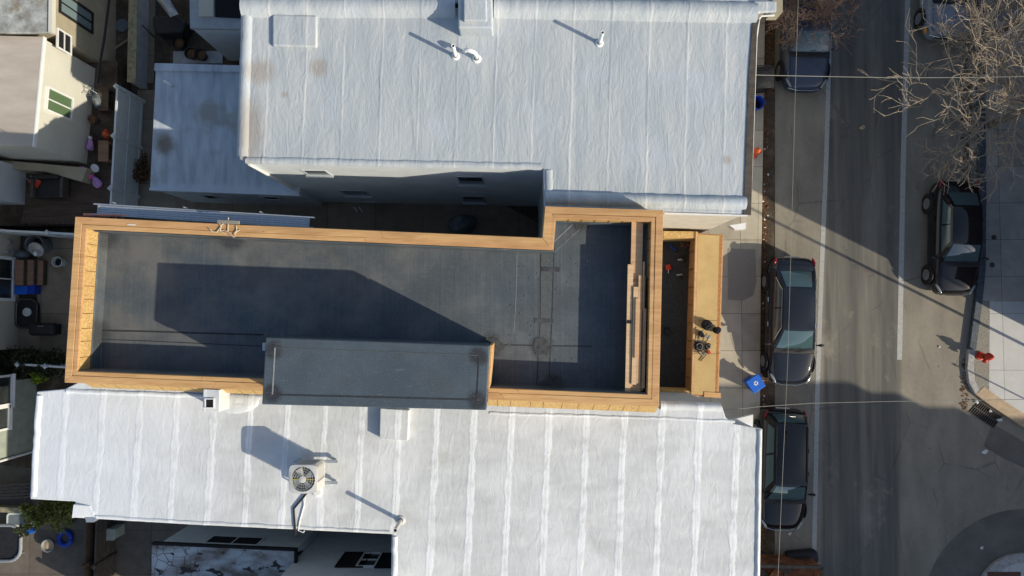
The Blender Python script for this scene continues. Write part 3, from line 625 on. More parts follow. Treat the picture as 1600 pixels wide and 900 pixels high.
p = bo[0]+Vector((-.06, -.25, -.22)); MB().box(p, (.16, .2, .14)).build('wall_light', 'alu', DH, bevel=.02)
# low front roof deck with timber parapet
ZD, ZL = 2.56, 3.6
fl = [Vector((4.0, P(1040, 365, ZD).y+.3, 0)), Vector((P(1130, 365, ZL).x, P(1130, 363, ZL).y, 0)), Vector((P(1122, 622, ZL).x, P(1122, 622, ZL).y, 0)), Vector((3.9, P(1030, 618, ZL).y, 0))]
fo = PL([(1038, 362), (1131, 365), (1123, 622), (1028, 618)], ZL); fo[0].x = 4.0; fo[3].x = 3.95
MB().prism(inset(fo, .05), 0, ZD-.1).build('front_wall', 'brick', DH); MB().prism(inset(fo, .06), ZD-.1, ZD).build('front_deck', 'seam', DH)
led = PL([(1088, 362), (1131, 365), (1123, 622), (1080, 620)], ZL)
MB().prism(inset(led, .04), ZD, ZL-.02).build('front_parapet', 'osb_red', DH)
MB().prism(PL([(1091, 366), (1124, 368), (1117, 618), (1084, 616)], ZL), ZL-.02, ZL).build('ledge_panel', 'ply', DH)
MB().prism(PL([(1124.5, 366), (1131, 366), (1123, 622), (1117.5, 622)], ZL), ZL-.25, ZL-.03).build('front_fascia', 'wood_y', DH)
MB().prism(PL([(1087, 362), (1090.5, 362), (1083.5, 617), (1080, 617)], ZL), ZL-.1, ZL+.02).build('ledge_edge', 'pine_y', DH)
MB().beam(P(1090, 500, ZL+.004), P(1121, 501, ZL+.004), .012, .005).build('panel_joint', 'rust', DH)
for k in range(1, 9):
    a = led[0].lerp(led[3], k/9); MB().box((a.x+.02, a.y, (ZD+ZL)/2), (.05, .012, ZL-ZD-.1)).build('panel_joint', 'rust', DH)
MB().prism(PL([(1037, 361), (1088, 361.5), (1088, 372), (1037, 372)], ZL), ZD, ZL-.02).build('side_parapet', 'osb', DH)
MB().prism(PL([(1026, 609), (1081, 611), (1080, 620), (1026, 619)], ZL), ZD, ZL-.02).build('side_parapet', 'osb', DH)
MB().prism(PL([(1100, 612), (1126, 614), (1126, 622), (1100, 620)], ZL), ZL-.3, ZL+.02).build('corner_post', 'wood_x', DH)
# ------------------------------------------------------------------ lower row house (white roof)
ZW = 7.25
wo = PL([(57, 612), (130, 606), (98, 603)], ZW)
topl = do[7]+Vector((-.0, -.02, 0)); topr = do[5]+Vector((0, -.02, 0))
lo = [P(57, 612, ZW), P(101, 608, ZW), Vector((topl.x, topl.y, ZW)), Vector((topr.x, topr.y, ZW)), P(1128, 634, ZW), P(1134, 652, ZW), P(1146, 662, ZW), P(1191, 670, ZW), P(1186, 960, ZW), P(1184, 1200, ZW), P(606, 1200, ZW), P(612, 835, ZW), P(300, 820, ZW), P(115, 809, ZW), P(117, 784, ZW), P(47, 780, ZW)]
LH = house('row_house', 'row house with white coated roof crossed by bright seam stripes', 'house', (0, -7, 0))
MB().prism(inset(lo, .06), 0, ZW-.12).build('wall', 'stucco_grey', LH); roofslab(lo, ZW, .13, 'white', LH, bevel=.03)
roll([P(104, 611, ZW), P(410, 621, ZW)], .16, .05, 'white', LH, 'roof_edge_roll', seed=11)
roll([P(765, 645, ZW), P(1020, 653, ZW), P(1148, 658, ZW)], .10, .035, 'white', LH, 'roof_edge_roll', seed=12)
roll([P(1032, 633, ZW), P(1126, 637, ZW)], .26, .12, 'white', LH, 'party_wall_parapet', seed=13)
roll([P(1187, 672, ZW), P(1182, 960, ZW), P(1181, 1180, ZW)], .14, .06, 'white', LH, 'roof_edge_roll', seed=14)
roll([P(61, 618, ZW), P(52, 776, ZW)], .20, .07, 'white', LH, 'roof_edge_roll', seed=15)
roll([P(150, 807, ZW), P(300, 816, ZW), P(608, 831, ZW)], .12, .035, 'white', LH, 'roof_edge_roll', seed=16)
roll([P(617, 838, ZW), P(613, 1150, ZW)], .18, .05, 'white', LH, 'roof_edge_roll', seed=17)
MB().prism(PL([(118, 787), (141, 790), (149, 805), (116, 807.5)], ZW), ZW-.01, ZW+.09, zt=[ZW+.1, ZW+.02, ZW+.03, ZW+.12]).build('roof_cricket', 'white', LH, bevel=.02)
MB().blob(P(368, 630, ZW), (1.35, .62, .2), 19, 22, .10).build('roof_cricket', 'white', LH, smooth=True)
MB().prism(PL([(133, 808), (152, 809), (146, 816), (135, 816)], ZW), ZW-.2, ZW+.01).build('scupper', 'alu', LH)
cw = PL([(317, 608), (343, 609), (342, 644), (316, 643)], 8.0)
c_ = MB().prism(cw, ZW-.05, 7.98).build('chimney', 'white', LH, bevel=.02)
MB().prism(PL([(321.5, 624), (333.5, 624), (333.5, 636.5), (321.5, 636.5)], 8.0), 7.9, 7.99).build('flue', 'dark', c_)
mb = MB(); fq = PL([(320, 622.5), (335, 622.5), (335, 638), (320, 638)], 8.0); fi = PL([(321.5, 624), (333.5, 624), (333.5, 636.5), (321.5, 636.5)], 8.0)
for k in range(4): mb.prism([fq[k], fq[(k+1) % 4], fi[(k+1) % 4], fi[k]], 7.97, 8.02)
mb.build('flue_rim', 'trim', c_)
cu_ = PL([(594, 638), (639, 641), (637, 689), (593, 687)], ZW+.25); MB().prism(cu_, ZW-.02, ZW+.25).build('roof_curb', 'white', LH, bevel=.02)
pipe(626.5, 813, ZW, .92, .06, LH, 'acgrey', name='vent_pipe')
MB().prism(PL([(1148, 655), (1177, 648), (1176, 670), (1150, 668)], 6.0), 5.85, 6.0).build('gutter_box', 'trim', LH)
MB().prism(PL([(1186, 672), (1192.5, 671), (1188, 960), (1182, 960)], ZW-.05), ZW-.35, ZW-.12).build('front_cornice', 'wall_white', LH)
# ------------------------------------------------------------------ neighbour below
BH = house('rear_house', 'white neighbouring house with peeling blue roof along the lower alley', 'house', (-8, -10, 0))
ZE = 5.0
be = PL([(237, 851), (460, 861), (459, 1100), (233, 1100)], ZE)
MB().prism(inset(be, .08), 0, ZE-.12).build('extension_wall', 'wall_white', BH); roofslab(be, ZE, .13, 'peel', BH, 'extension_roof', .02)
MB().beam(be[0]+Vector((0, .03, -.07)), be[1]+Vector((.03, .03, -.07)), .07, .16).build('roof_edge', 'dark', BH)
MB().beam(be[1]+Vector((.03, .06, -.07)), be[2]+Vector((.03, 0, -.07)), .07, .16).build('roof_edge', 'dark', BH)
bw = inset(be, .08)
window(BH, bw[0], bw[1], (335, 838), (400, 852), 'wall_white', 'dark', fw=.06, mull='v', depth=.03)
yb = -7.95
MB().prism([Vector((bw[1].x+.02, yb, 0)), Vector((-3.9, yb+.0, 0)), Vector((-3.9, -14, 0)), Vector((bw[1].x+.02, -14, 0))], 0, 8.6).build('wall', 'wall_white', BH)
Am, Bm = Vector((-8, yb, 0)), Vector((0, yb, 0))
window(BH, Am, Bm, (571, 866), (584, 886), 'trim', 'pane', fw=.05, mull='h', depth=.06)
for a, b in (((540, 864.5), (566, 887)), ((598, 866), (626, 888))): window(BH, Am, Bm, a, b, 'dark', 'dark', fw=.02, mull=None, depth=.05, name='shutter')
MB().tube([P(463, 868, ZE-.2), P(470, 862, ZE-1), P(500, 838, 1.2)], .05, 7).build('downspout', 'dark', BH)
# ------------------------------------------------------------------ houses across the back yards
AH = house('cottage', 'low cottage with beige roof and cream siding beside the white yard fence', 'house', (-21, 9, 0))
ap = PL([(-400, 45), (67, 57), (51, 229), (-400, 214)], 3.9)
MB().prism(inset(ap, .04), 0, 3.8).build('wall', 'siding', AH); MB().prism(ap, 3.8, 3.9).build('roof', 'beige', AH, bevel=.02)
aw = inset(ap, .04); window(AH, aw[1], aw[2], (75, 138), (109, 186), 'trim', 'pane_green', fw=.07, mull='v', depth=.06)
MB().beam(ap[1]+Vector((.02, 0, -.06)), ap[2]+Vector((.02, 0, -.06)), .05, .14).build('fascia', 'trim', AH)
MB().prism(PL([(-300, 222), (136, 262), (128, 284), (70, 268), (-300, 238)], 1.6), .5, 1.6).build('plinth', 'stucco_tan', AH, bevel=.02)
A0 = house('lichen_roof_house', 'tan house with mottled lichen covered roof in the upper left corner', 'house', (-21, 14, 0))
a0 = PL([(-400, -260), (82, -260), (77, 61), (-400, 45)], 4.1); a0[2] = Vector((a0[2].x, ap[1].y+.05, 4.1)); a0[3].y = a0[2].y+.02
MB().prism(inset(a0, .16), 0, 3.95).build('wall', 'stucco_tan', A0); MB().prism(a0, 3.95, 4.1).build('roof', 'lichen', A0, bevel=.03)
MB().beam(a0[1]+Vector((.05, 0, -.05)), a0[2]+Vector((.05, 0, -.05)), .12, .2).build('fascia', 'siding', A0)
w0 = inset(a0, .16); window(A0, w0[1], w0[2], (94, -12), (142, 49), 'black', 'pane_blue', fw=.08, mull='v', depth=.06); window(A0, w0[1], w0[2], (90, 46), (109, 84), 'trim', 'dark', fw=.05, mull='h', depth=.05)
def rearwall(name, label, u, v0, v1, mat, h=5.5, zb=0):
    x = P(u, (v0+v1)/2, zb).x; y0, y1 = P(u, v0, zb).y, P(u, v1, zb).y
    o = house(name, label, 'house', (x-3, (y0+y1)/2, 0))
    pl = [Vector((x, y0, 0)), Vector((x, y1, 0)), Vector((x-7, y1, 0)), Vector((x-7, y0, 0))]
    MB().prism(pl, 0, h).build('wall', mat, o); MB().prism(inset(pl, -.15), h, h+.12).build('roof', 'beige', o); return o, pl[0], pl[1]
h1, a, b = rearwall('siding_house', 'house end in white lap siding next to the dark deck', 40, 263, 320, 'siding_white', zb=.9)
h2, a, b = rearwall('siding_house', 'yellowed siding house with wooden back steps and wide white window', 30, 362, 545, 'siding_cream')
window(h2, a, b, (-45, 400), (17, 466), 'trim', 'pane', fw=.12, mull='v', depth=.08)
for (u, v, s) in ((14, 379, .16), (17, 392, .12), (10, 393, .12)):
    q = onwall(u, v, a, b); MB().box((q.x+.05, q.y, q.z), (.1, s, s*1.3)).build('meter_box', 'steel', h2, bevel=.01)
h3, a, b = rearwall('stucco_house', 'grey green stucco house with two white windows by the small lawn', 56, 590, 702, 'stucco_green')
window(h3, a, b, (-30, 594), (15, 633), 'trim', 'pane', fw=.08, mull=None, depth=.07, sill=True); window(h3, a, b, (-30, 641), (11, 668), 'trim', 'pane', fw=.08, mull=None, depth=.07, sill=True)
MB().tube([Vector((b.x+.05, b.y-.06, 5.4)), Vector((b.x+.05, b.y-.06, .1))], .05, 8).build('downspout', 'trim', h3)
# buildings just beyond the frame on the far side of the street: they shade the road
E1 = house('corner_building', 'brick corner building across the street beside the pale new pavement', 'house', (26, 10, 0))
g = P(1640, 531, 0); MB().prism([(g.x, g.y, 0), (45, g.y, 0), (45, 40, 0), (g.x+.6, 40, 0)], 0, 7.4).build('wall', 'brick', E1)
MB().prism([(g.x-.1, g.y-.1, 0), (45.1, g.y-.1, 0), (45.1, 40.1, 0), (g.x+.5, 40.1, 0)], 7.4, 7.6).build('roof', 'silver', E1)
E2 = house('corner_building', 'brick corner building beyond the bottom right street corner', 'house', (28, -18, 0))
g2 = P(1660, 995, 0)
MB().prism([(g2.x, g2.y, 0), (50, g2.y, 0), (50, -40, 0), (g2.x, -40, 0)], 0, 9.75).build('wall', 'brick', E2)
MB().prism([(g2.x-.1, g2.y+.1, 0), (50, g2.y+.1, 0), (50, -40, 0), (g2.x-.1, -40, 0)], 9.75, 9.9).build('roof', 'silver', E2)
for xa, xb_, hh in ((5.5, 11.6, 11.7), (11.6, 12.6, 11.2), (12.6, 13.8, 10.55)):
    MB().prism([(g2.x+xa, g2.y-.2, 0), (g2.x+xb_, g2.y-.2, 0), (g2.x+xb_, g2.y-4, 0), (g2.x+xa, g2.y-4, 0)], 9.9, hh).build('shadow_block', 'brick', E2)  # unseen stepped blocks, added to bend the shadow edge on the road
#OBJECTS
# ------------------------------------------------------------------ cars
def car(label, u, v, Ln, Wd, pnt, style='sedan', chrome=False, rot=-1.75, zh=1.45, interior=True):
    g = P(u, v, .8); T = Matrix.Translation((g.x, g.y, 0)) @ Matrix.Rotation(R(rot), 4, 'Z')
    root = thing('parked_car', label, 'car', (g.x, g.y, 0), 'cars parked along the street')
    hw = Wd/2; Y = lambda t: (t-.5)*Ln
    def fin(mb, name, mat, par=root, **k):
        mb.v = [T @ p for p in mb.v]; return mb.build(name, mat, par, **k)
    wag = style != 'sedan'
    st = [(0, .50, .50), (.010, .64, .64), (.035, .79, .735), (.09, .905, .815), (.18, .975, .895), (.285, 1, .97), (.40, 1, .99), (.6, 1, 1.0), (.76, .995, 1.02), (.88, .97, 1.05 if not wag else 1.06), (.955, .885, 1.03 if not wag else 1.0), (.99, .74, .88), (1, .60, .62)]
    cs = lambda w, z: [(0, z+.035), (.4*w, z+.03), (.74*w, z+.005), (.90*w, z-.05), (.975*w, z*.80), (1.0*w, z*.62), (.985*w, .36), (.93*w, .22), (.5*w, .19)]
    v = []; ring = None
    for t, wf, z in st:
        h = cs(hw*wf, z); full = h+[(-x, zz) for x, zz in h[::-1] if x > 0]
        ring = len(full); v += [Vector((x, Y(t), zz)) for x, zz in full]
    k = len(st); f = [[i*ring+j, i*ring+(j+1) % ring, (i+1)*ring+(j+1) % ring, (i+1)*ring+j] for i in range(k-1) for j in range(ring)]
    f += [list(range(ring)), list(range((k-1)*ring, k*ring))]
    body = fin(MB().add(v, f), 'body', pnt, smooth=True, sub=2)
    # shut lines of bonnet and boot lid
    for sx in (-1, 1):
        fin(MB().tube([(sx*hw*.66, Y(.055), .81), (sx*hw*.74, Y(.14), .888), (sx*hw*.80, Y(.25), .965)], .006, 4), 'panel_gap', 'dark', body)
    fin(MB().tube([(-hw*.78, Y(.925), 1.055 if not wag else 1.03), (0, Y(.932), 1.09 if not wag else 1.06), (hw*.78, Y(.925), 1.055 if not wag else 1.03)], .006, 4), 'panel_gap', 'dark', body)
    # cabin
    zb = .96; xb = hw*.885; xr = hw*.66
    y0, y1, y2, y3 = (Y(.275), Y(.435), Y(.745), Y(.895)) if not wag else (Y(.265), Y(.41), Y(.90), Y(.965))
    zr_ = zh; f0l, f0r = (-xb*.97, y0, zb), (xb*.97, y0, zb); f1l, f1r = (-xr*.97, y1, zr_-.03), (xr*.97, y1, zr_-.03)
    r1l, r1r = (-xr*.95, y2, zr_-.03), (xr*.95, y2, zr_-.03); r0l, r0r = (-xb*.90, y3, zb+.05), (xb*.90, y3, zb+.05)
    fb = (0, -.07, .035); rb = (0, .05, .03)
    fin(MB().patch(f1l, f1r, r1r, r1l, (0, 0, .055), 10), 'roof', pnt, smooth=True)
    cab = MB(); cab.patch(f0l, f0r, f1r, f1l, fb); cab.patch(r0r, r0l, r1l, r1r, rb)
    cab.patch(f0r, r0r, r1r, f1r, (.035, 0, 0)); cab.patch(r0l, f0l, f1l, r1l, (-.035, 0, 0))
    fin(cab, 'pillars', pnt, smooth=True)
    fin(MB().patch(f0l, f0r, f1r, f1l, fb, 8, .055, .945, .07, .95, .012), 'windscreen', 'glass', smooth=True)
    fin(MB().patch(r0r, r0l, r1l, r1r, rb, 8, .09, .91, .12, .93, .012), 'rear_window', 'glass', smooth=True)
    for c4, b in (((f0r, r0r, r1r, f1r), (.035, 0, 0)), ((r0l, f0l, f1l, r1l), (-.035, 0, 0))):
        for a, bb in ((.10, .47), (.50, .90)):
            fin(MB().patch(*c4, b, 6, a, bb, .14, .88, .012), 'side_window', 'glass', smooth=True)
        if chrome:
            q = MB().patch(*c4, b, 6, .08, .92, .10, .91, .018).v; n = 7
            loop = [q[i*n] for i in range(n)]+[q[(n-1)*n+j] for j in range(1, n)]+[q[i*n+n-1] for i in range(n-2, -1, -1)]+[q[j] for j in range(n-2, -1, -1)]
            fin(MB().tube(loop, .011, 5), 'window_surround', 'chrome')
    fin(MB().patch((-xb*.95, y0-.13, zb+.035), (xb*.95, y0-.13, zb+.035), (xb*.93, y0+.05, zb+.075), (-xb*.93, y0+.05, zb+.075), (0, -.08, .015), 8), 'wiper_cowl', 'black', smooth=True)
    for a, b in (((-.45, -.04), (.25, .05)), ((.1, -.05), (.72, .03))):
        fin(MB().tube([(a[0]*hw, y0+a[1]-.03, zb+.105), (b[0]*hw, y0+b[1]+.03, zb+.14)], .010, 4), 'wiper', 'black')
    for sx in (-1, 1):
        m_ = fin(MB().blob((sx*(hw+.10), Y(.315), 1.0), (.24, .12, .15), 3, 10, .05), 'wing_mirror', pnt, smooth=True)
        fin(MB().beam((sx*(hw-.08), Y(.315), .96), (sx*(hw+.04), Y(.315), .98), .05, .04), 'mirror_arm', 'black', m_)
        fin(MB().blob((sx*hw*.735, Y(.05), .735), (.10, .44, .085), 2, 12, .05, Matrix.Rotation(-sx*.55, 3, 'Z')), 'headlight', 'lamp_clear', smooth=True)
        fin(MB().blob((sx*hw*.80, Y(.958), .925), (.10, .36, .13), 2, 12, .05, Matrix.Rotation(sx*.40, 3, 'Z')), 'tail_light', 'lamp_red', smooth=True)
        for t in (.175, .805):
            c = (sx*(hw-.10), Y(t), .33); mt = Matrix.Rotation(R(90), 3, 'Y')
            fin(MB().lathe([(.40, -.02), (.40, .02)], (sx*(hw-.012), Y(t), .35), 24, mt), 'wheel_arch', 'black')
            w = fin(MB().lathe([(.22, -.11), (.31, -.115), (.335, -.08), (.335, .08), (.31, .115), (.22, .11)], c, 24, mt), 'wheel', 'rubber', smooth=False)
            rm = MB().lathe([(.215, -.118), (.20, -.10), (.05, -.105)] if sx < 0 else [(.215, .118), (.20, .10), (.05, .105)], c, 20, mt)
            for q in range(7):
                a = 2*math.pi*q/7; rm.beam((c[0]+sx*.116, c[1]+.04*math.cos(a), c[2]+.04*math.sin(a)), (c[0]+sx*.116, c[1]+.2*math.cos(a), c[2]+.2*math.sin(a)), .03, .035)
            fin(rm, 'rim', 'rim', w)
        for t in (.47, .66): fin(MB().box((sx*(hw+.012), Y(t), .80), (.03, .17, .03)), 'door_handle', 'chrome' if chrome else pnt)
    fin(MB().box((0, Y(.006), .47), (.8, .06, .17)), 'grille', 'black', bevel=.02)
    fin(MB().tube([(-hw*.7, Y(.018), .60), (-hw*.3, Y(-.004), .62), (hw*.3, Y(-.004), .62), (hw*.7, Y(.018), .60)], .016, 5), 'grille_trim', 'chrome')
    fin(MB().box((0, Y(1.001), .62), (.5, .03, .14)), 'number_plate', 'paper')
    fin(MB().box((0, y1+.11+.05, zr_-.02-.06), (.1, .05, .02)), 'inside_mirror', 'chrome')
    return root, fin, hw, Y, zr_
car('black navy saloon with chrome window trim parked beside the blue bin', 1238, 501, 4.9, 1.84, 'p_navy', chrome=True)
_, fin, hw, Y, zr_ = car('glossy black estate parked half under the white roof edge', 1224.5, 734, 4.6, 1.84, 'p_black', 'wagon', zh=1.56)
for sx in (-1, 1): fin(MB().tube([(sx*hw*.62, Y(.44), zr_+.015), (sx*hw*.62, Y(.88), zr_+.015)], .022, 6), 'roof_rail', 'black')
fin(MB().box((-.2, Y(.83), zr_+.06), (.05, .14, .06)), 'roof_aerial', 'black', bevel=.015)
car('black saloon parked by the far kerb with its wheels showing', 1495, 371, 4.4, 1.74, 'p_black')
car('slate blue saloon parked under reddish bare twigs', 1262, 44, 4.75, 1.84, 'p_blue')
_, fin, hw, Y, zr_ = car('silver car nose in the upper right corner below bare branches', 1484, -38, 4.7, 1.84, 'p_silver')
fin(MB().blob((-hw*.9, Y(.05), .66), (.12, .26, .12), 1, 10, .05), 'indicator', 'lamp_amber', smooth=True)

# ------------------------------------------------------------------ air conditioner on the white roof
ac = thing('air_conditioner', 'grey outdoor air conditioner with round fan on the white roof', 'air conditioner', tuple(P(473, 749, 8.3).xy)+(ZW,))
q = P(473, 749, 8.3); cx, cy = q.x, q.y; a = .37; Z0, Z1 = ZW+.27, 8.26
def rrect(cx, cy, hx, hy, r, n=4): return [Vector((cx+sx*(hx-r)+r*math.cos(t), cy+sy*(hy-r)+r*math.sin(t), 0)) for sx, sy, t0 in ((1, 1, 0), (-1, 1, 90), (-1, -1, 180), (1, -1, 270)) for t in [R(t0+90*i/n) for i in range(n+1)]]
MB().prism(rrect(cx, cy, a-.03, a-.03, .09), Z0, Z1-.13).build('coil', 'acfin', ac)
MB().prism(rrect(cx, cy, a, a, .11), Z0-.04, Z0+.03).build('base_pan', 'acgrey', ac)
for k in range(11): 
    pts = rrect(cx, cy, a-.01, a-.01, .10); z = Z0+.08+k*.058; MB().tube([Vector((p.x, p.y, z)) for p in pts+[pts[0]]], .008, 4).build('guard_wire', 'acgrey', ac)
MB().prism([Vector(p) for p in ((cx+a-.005, cy-a+.02, 0), (cx+a+.015, cy-a+.02, 0), (cx+a+.015, cy-.1, 0), (cx+a-.005, cy-.1, 0))], Z0, Z1).build('service_panel', 'acgrey', ac, bevel=.004)
tp = MB(); n = 48; ha = a+.015; th = [2*math.pi*k/n for k in range(n)]
o_ = [Vector((cx+ha*math.cos(t)/(abs(math.cos(t))**7+abs(math.sin(t))**7)**(1/7), cy+ha*math.sin(t)/(abs(math.cos(t))**7+abs(math.sin(t))**7)**(1/7), 0)) for t in th]; rr = .335
ci = [Vector((cx+rr*math.cos(t), cy+rr*math.sin(t), 0)) for t in th]
vs = [Vector((p.x, p.y, Z1-.03)) for p in o_]+[Vector((p.x, p.y, Z1+.03)) for p in o_]+[Vector((p.x, p.y, Z1+.045)) for p in ci]+[Vector((p.x, p.y, Z1-.1)) for p in ci]
tp.add(vs, [[b*n+i, b*n+(i+1) % n, (b+1)*n+(i+1) % n, (b+1)*n+i] for b in range(3) for i in range(n)])
tp.build('top_panel', 'actop', ac)
MB().lathe([(rr, 0), (rr, .01)], (cx, cy, Z1-.115), 24).build('fan_well', 'acwell', ac)
for k in range(4):
    t = k*math.pi/2+.5; MB().patch((cx+.06*math.cos(t-.5), cy+.06*math.sin(t-.5), Z1-.05), (cx+.31*math.cos(t-.33), cy+.31*math.sin(t-.33), Z1-.07), (cx+.31*math.cos(t+.33), cy+.31*math.sin(t+.33), Z1-.03), (cx+.06*math.cos(t+.5), cy+.06*math.sin(t+.5), Z1-.03), (0, 0, .01), 4).build('fan_blade', 'acgrey' if k == 1 else 'steel', ac)
gr = MB()
for k in range(22):
    t = 2*math.pi*k/22; gr.beam((cx+.08*math.cos(t), cy+.08*math.sin(t), Z1+.06), (cx+rr*math.cos(t), cy+rr*math.sin(t), Z1+.045), .0045, .0045)
for r_ in (.15, .22, .28): gr.tube([(cx+r_*math.cos(2*math.pi*k/24), cy+r_*math.sin(2*math.pi*k/24), Z1+.052) for k in range(25)], .004, 4)
gr.build('fan_guard', 'acgrey', ac)
MB().lathe([(.095, 0), (.09, .02), (.02, .03)], (cx, cy, Z1+.055), 18).build('hub_cap', 'acgrey', ac)
for sx in (-1, 1): MB().box((cx+sx*.185, cy, Z1+.066), (.16, .018, .004)).build('yellow_label', 'wire_y', ac)
for sy in (-1, 1):
    MB().box((cx+.1, cy+sy*.30, ZW+.18), (1.25, .07, .07)).build('stand_rail', 'alu', ac)
    for sx in (-.42, .62): MB().box((cx+sx, cy+sy*.30, ZW+.07), (.06, .06, .15)).build('stand_leg', 'alu', ac)
MB().box((cx+.12, cy-.62, ZW+.05), (.22, .14, .1), .5).build('disconnect_box', 'trim', ac, bevel=.01)
c0 = Vector((cx-.2, cy-a-.02, Z0+.15))
tag(MB().tube([c0, c0+Vector((0, -.15, 0)), c0+Vector((.02, -.22, -.38)), P(459, 795, ZW+.03), P(461, 826, ZW+.03), P(462, 832, ZW+.02), P(462, 836, ZW-.5), P(463, 836, 1)], .028, 6).build('refrigerant_line', 'rubber', base=(c0.x, c0.y, ZW)), 'black refrigerant line running from the air conditioner over the roof edge', 'pipe')
tag(MB().tube([P(477, 776, ZW+.08), P(475, 790, ZW+.03), P(468, 815, ZW+.02), P(466, 829, ZW+.03), P(474, 832, ZW+.03), P(476, 829, ZW+.02)], .016, 6).build('power_cable', 'pvc'), 'thin white cable looping on the white roof below the air conditioner', 'cable')
# ------------------------------------------------------------------ scaffold plank along the parapet
sp = [P(150, 319, 7.5), P(489, 340, 7.5)]; d = (sp[1]-sp[0]); ln = d.length; d.normalize(); s_ = Vector((d.y, -d.x, 0)); s_ = s_ if s_.y < 0 else -s_
sk = thing('scaffold_plank', 'long aluminium scaffold plank slung outside the timber parapet', 'scaffold plank', sp[0])
wsk = .30
def off(t, k, dz=0): return sp[0]+d*t+s_*k+Vector((0, 0, dz))
for k in (0, wsk): MB().beam(off(-.05, k), off(ln+.05, k), .035, .10).build('side_rail', 'alu', sk, bevel=.005)
for k in range(4): MB().beam(off(.08, .055+k*.063, .02), off(ln-.08, .055+k*.063, .02), .052, .02).build('deck_board', 'alu', sk)
for t in (.10, ln-.12): MB().beam(off(t, -.02, .035), off(t, wsk+.02, .035), .05, .015).build('end_cleat', 'steel', sk)
for k in range(14): MB().beam(off(.3+k*(ln-.6)/13, .015, -.03), off(.3+k*(ln-.6)/13, wsk-.015, -.03), .03, .03).build('rung', 'steel', sk)
for i, t in enumerate((.55, 2.6, 4.8)):
    br = thing('scaffold_bracket', ['steel bracket carrying the left end of the scaffold plank', 'steel bracket under the scaffold plank near the twine knot', 'steel bracket carrying the right part of the scaffold plank'][i], 'bracket', off(t, .3, -.5), 'brackets under the scaffold plank')
    MB().beam(off(t, -.08, -.085), off(t, .62, -.085), .04, .06).build('arm', 'steel', br); MB().beam(off(t, -.02, -.1), off(t, .62, -.7), .03, .04).build('brace', 'steel', br)
    MB().beam(off(t, -.06, -.06), off(t, -.06, .12), .03, .03).build('toe_stop', 'alu', br)
for i, (u0, u1, v) in enumerate(((131, 152, 335.5), (153, 200, 336.5))):
    tag(MB().tube([P(u0, v, 7.55), P(u1, v+.8, 7.5)], .045, 8).build('pole_end', 'pink2'), ['short salmon painted pole end at the rear corner of the parapet', 'longer salmon painted pole beside the scaffold plank'][i], 'pole')
# twine knotted round the parapet
rp_ = MB()
for pts in (((343, 348), (345, 355), (339, 363), (332, 362), (328, 358)), ((357, 340), (356, 362), (362, 368), (366, 371)), ((352, 347), (346, 352), (344, 361), (352, 366)), ((369, 353), (370, 359), (367, 365), (368, 369)), ((375, 359), (370, 362), (367, 365)), ((343, 361), (350, 360), (356, 362))):
    rp_.tube([P(u, v, ZP+.02+.01*i) for i, (u, v) in enumerate(pts)], .013, 5)
tag(rp_.build('twine', 'rope'), 'pale twine knotted around the timber parapet by the scaffold plank', 'rope')
tag(MB().box(P(357, 347, ZP+.03), (.62, .10, .05), -.05).build('wood_block', 'aggregate', bevel=.01), 'weathered wood block tied onto the parapet with twine', 'wood block')
tag(MB().box(P(205, 351, ZP+.006), (.22, .035, .012), -.05).build('paper_strip', 'paper'), 'small white strip lying on the rear timber parapet', 'paper strip')
# ------------------------------------------------------------------ lumber stacked on the black roof
planks = [(987, 1005, 345.6, 436, 0, 'wide board at the upper end of the lumber pile, its top end by the parapet', 'pine_y'),
 (981, 989.5, 413, 613, 1, 'long board forming the left side of the lumber pile with dark clip', 'pine_y2'),
 (990, 997.5, 448, 601, 2, 'raised board along the middle of the lumber pile', 'pine_y2'),
 (998, 1003.5, 430, 599, 2, 'narrow raised board right of the middle in the lumber pile', 'pine_y'),
 (1005, 1010, 482, 607, 1, 'lower outer board on the right side of the lumber pile', 'pine_y'),
 (1005, 1007.5, 409, 484, 1, 'thin batten on the upper right side of the lumber pile', 'pine_y2'),
 (988, 1004.5, 440, 616, 0, 'broad bottom boards sticking out at the lower end of the lumber pile', 'pine_y'),
 (993.5, 999, 466, 560, 3, 'short board lying topmost on the lumber pile', 'pine_y')]
for u0, u1, v0, v1, lv, lab, mt in planks:
    z = 7.72+lv*.042
    pts = PL([(u0+ (v1-v0)*.0, v0), (u1, v0), (u1-(v1-v0)*.022, v1), (u0-(v1-v0)*.022, v1)], z+.04)
    tag(MB().prism(pts, z, z+.039).build('lumber_board', mt, bevel=.004), lab, 'board', 'boards in the lumber pile on the black roof')
for k in range(5):
    z = 7.065+k*.13; w = .012*((k*7) % 3-1)
    pts = [p+Vector((w, .3*w, 0)) for p in PL([(985.5, 432), (1007.5, 432), (1004, 610), (981.5, 610)], 7.6)]
    tag(MB().prism(pts, z, z+.127).build('lumber_board', 'pine_y' if k % 2 else 'pine_y2', bevel=.006), 'timber in the covered lower layers of the lumber pile', 'board', 'timbers in the lower layers of the lumber pile')
tag(MB().box(P(983, 503, 7.80), (.12, .09, .03)).build('metal_clip', 'black'), 'black clip hooked over the left long board of the lumber pile', 'clip')
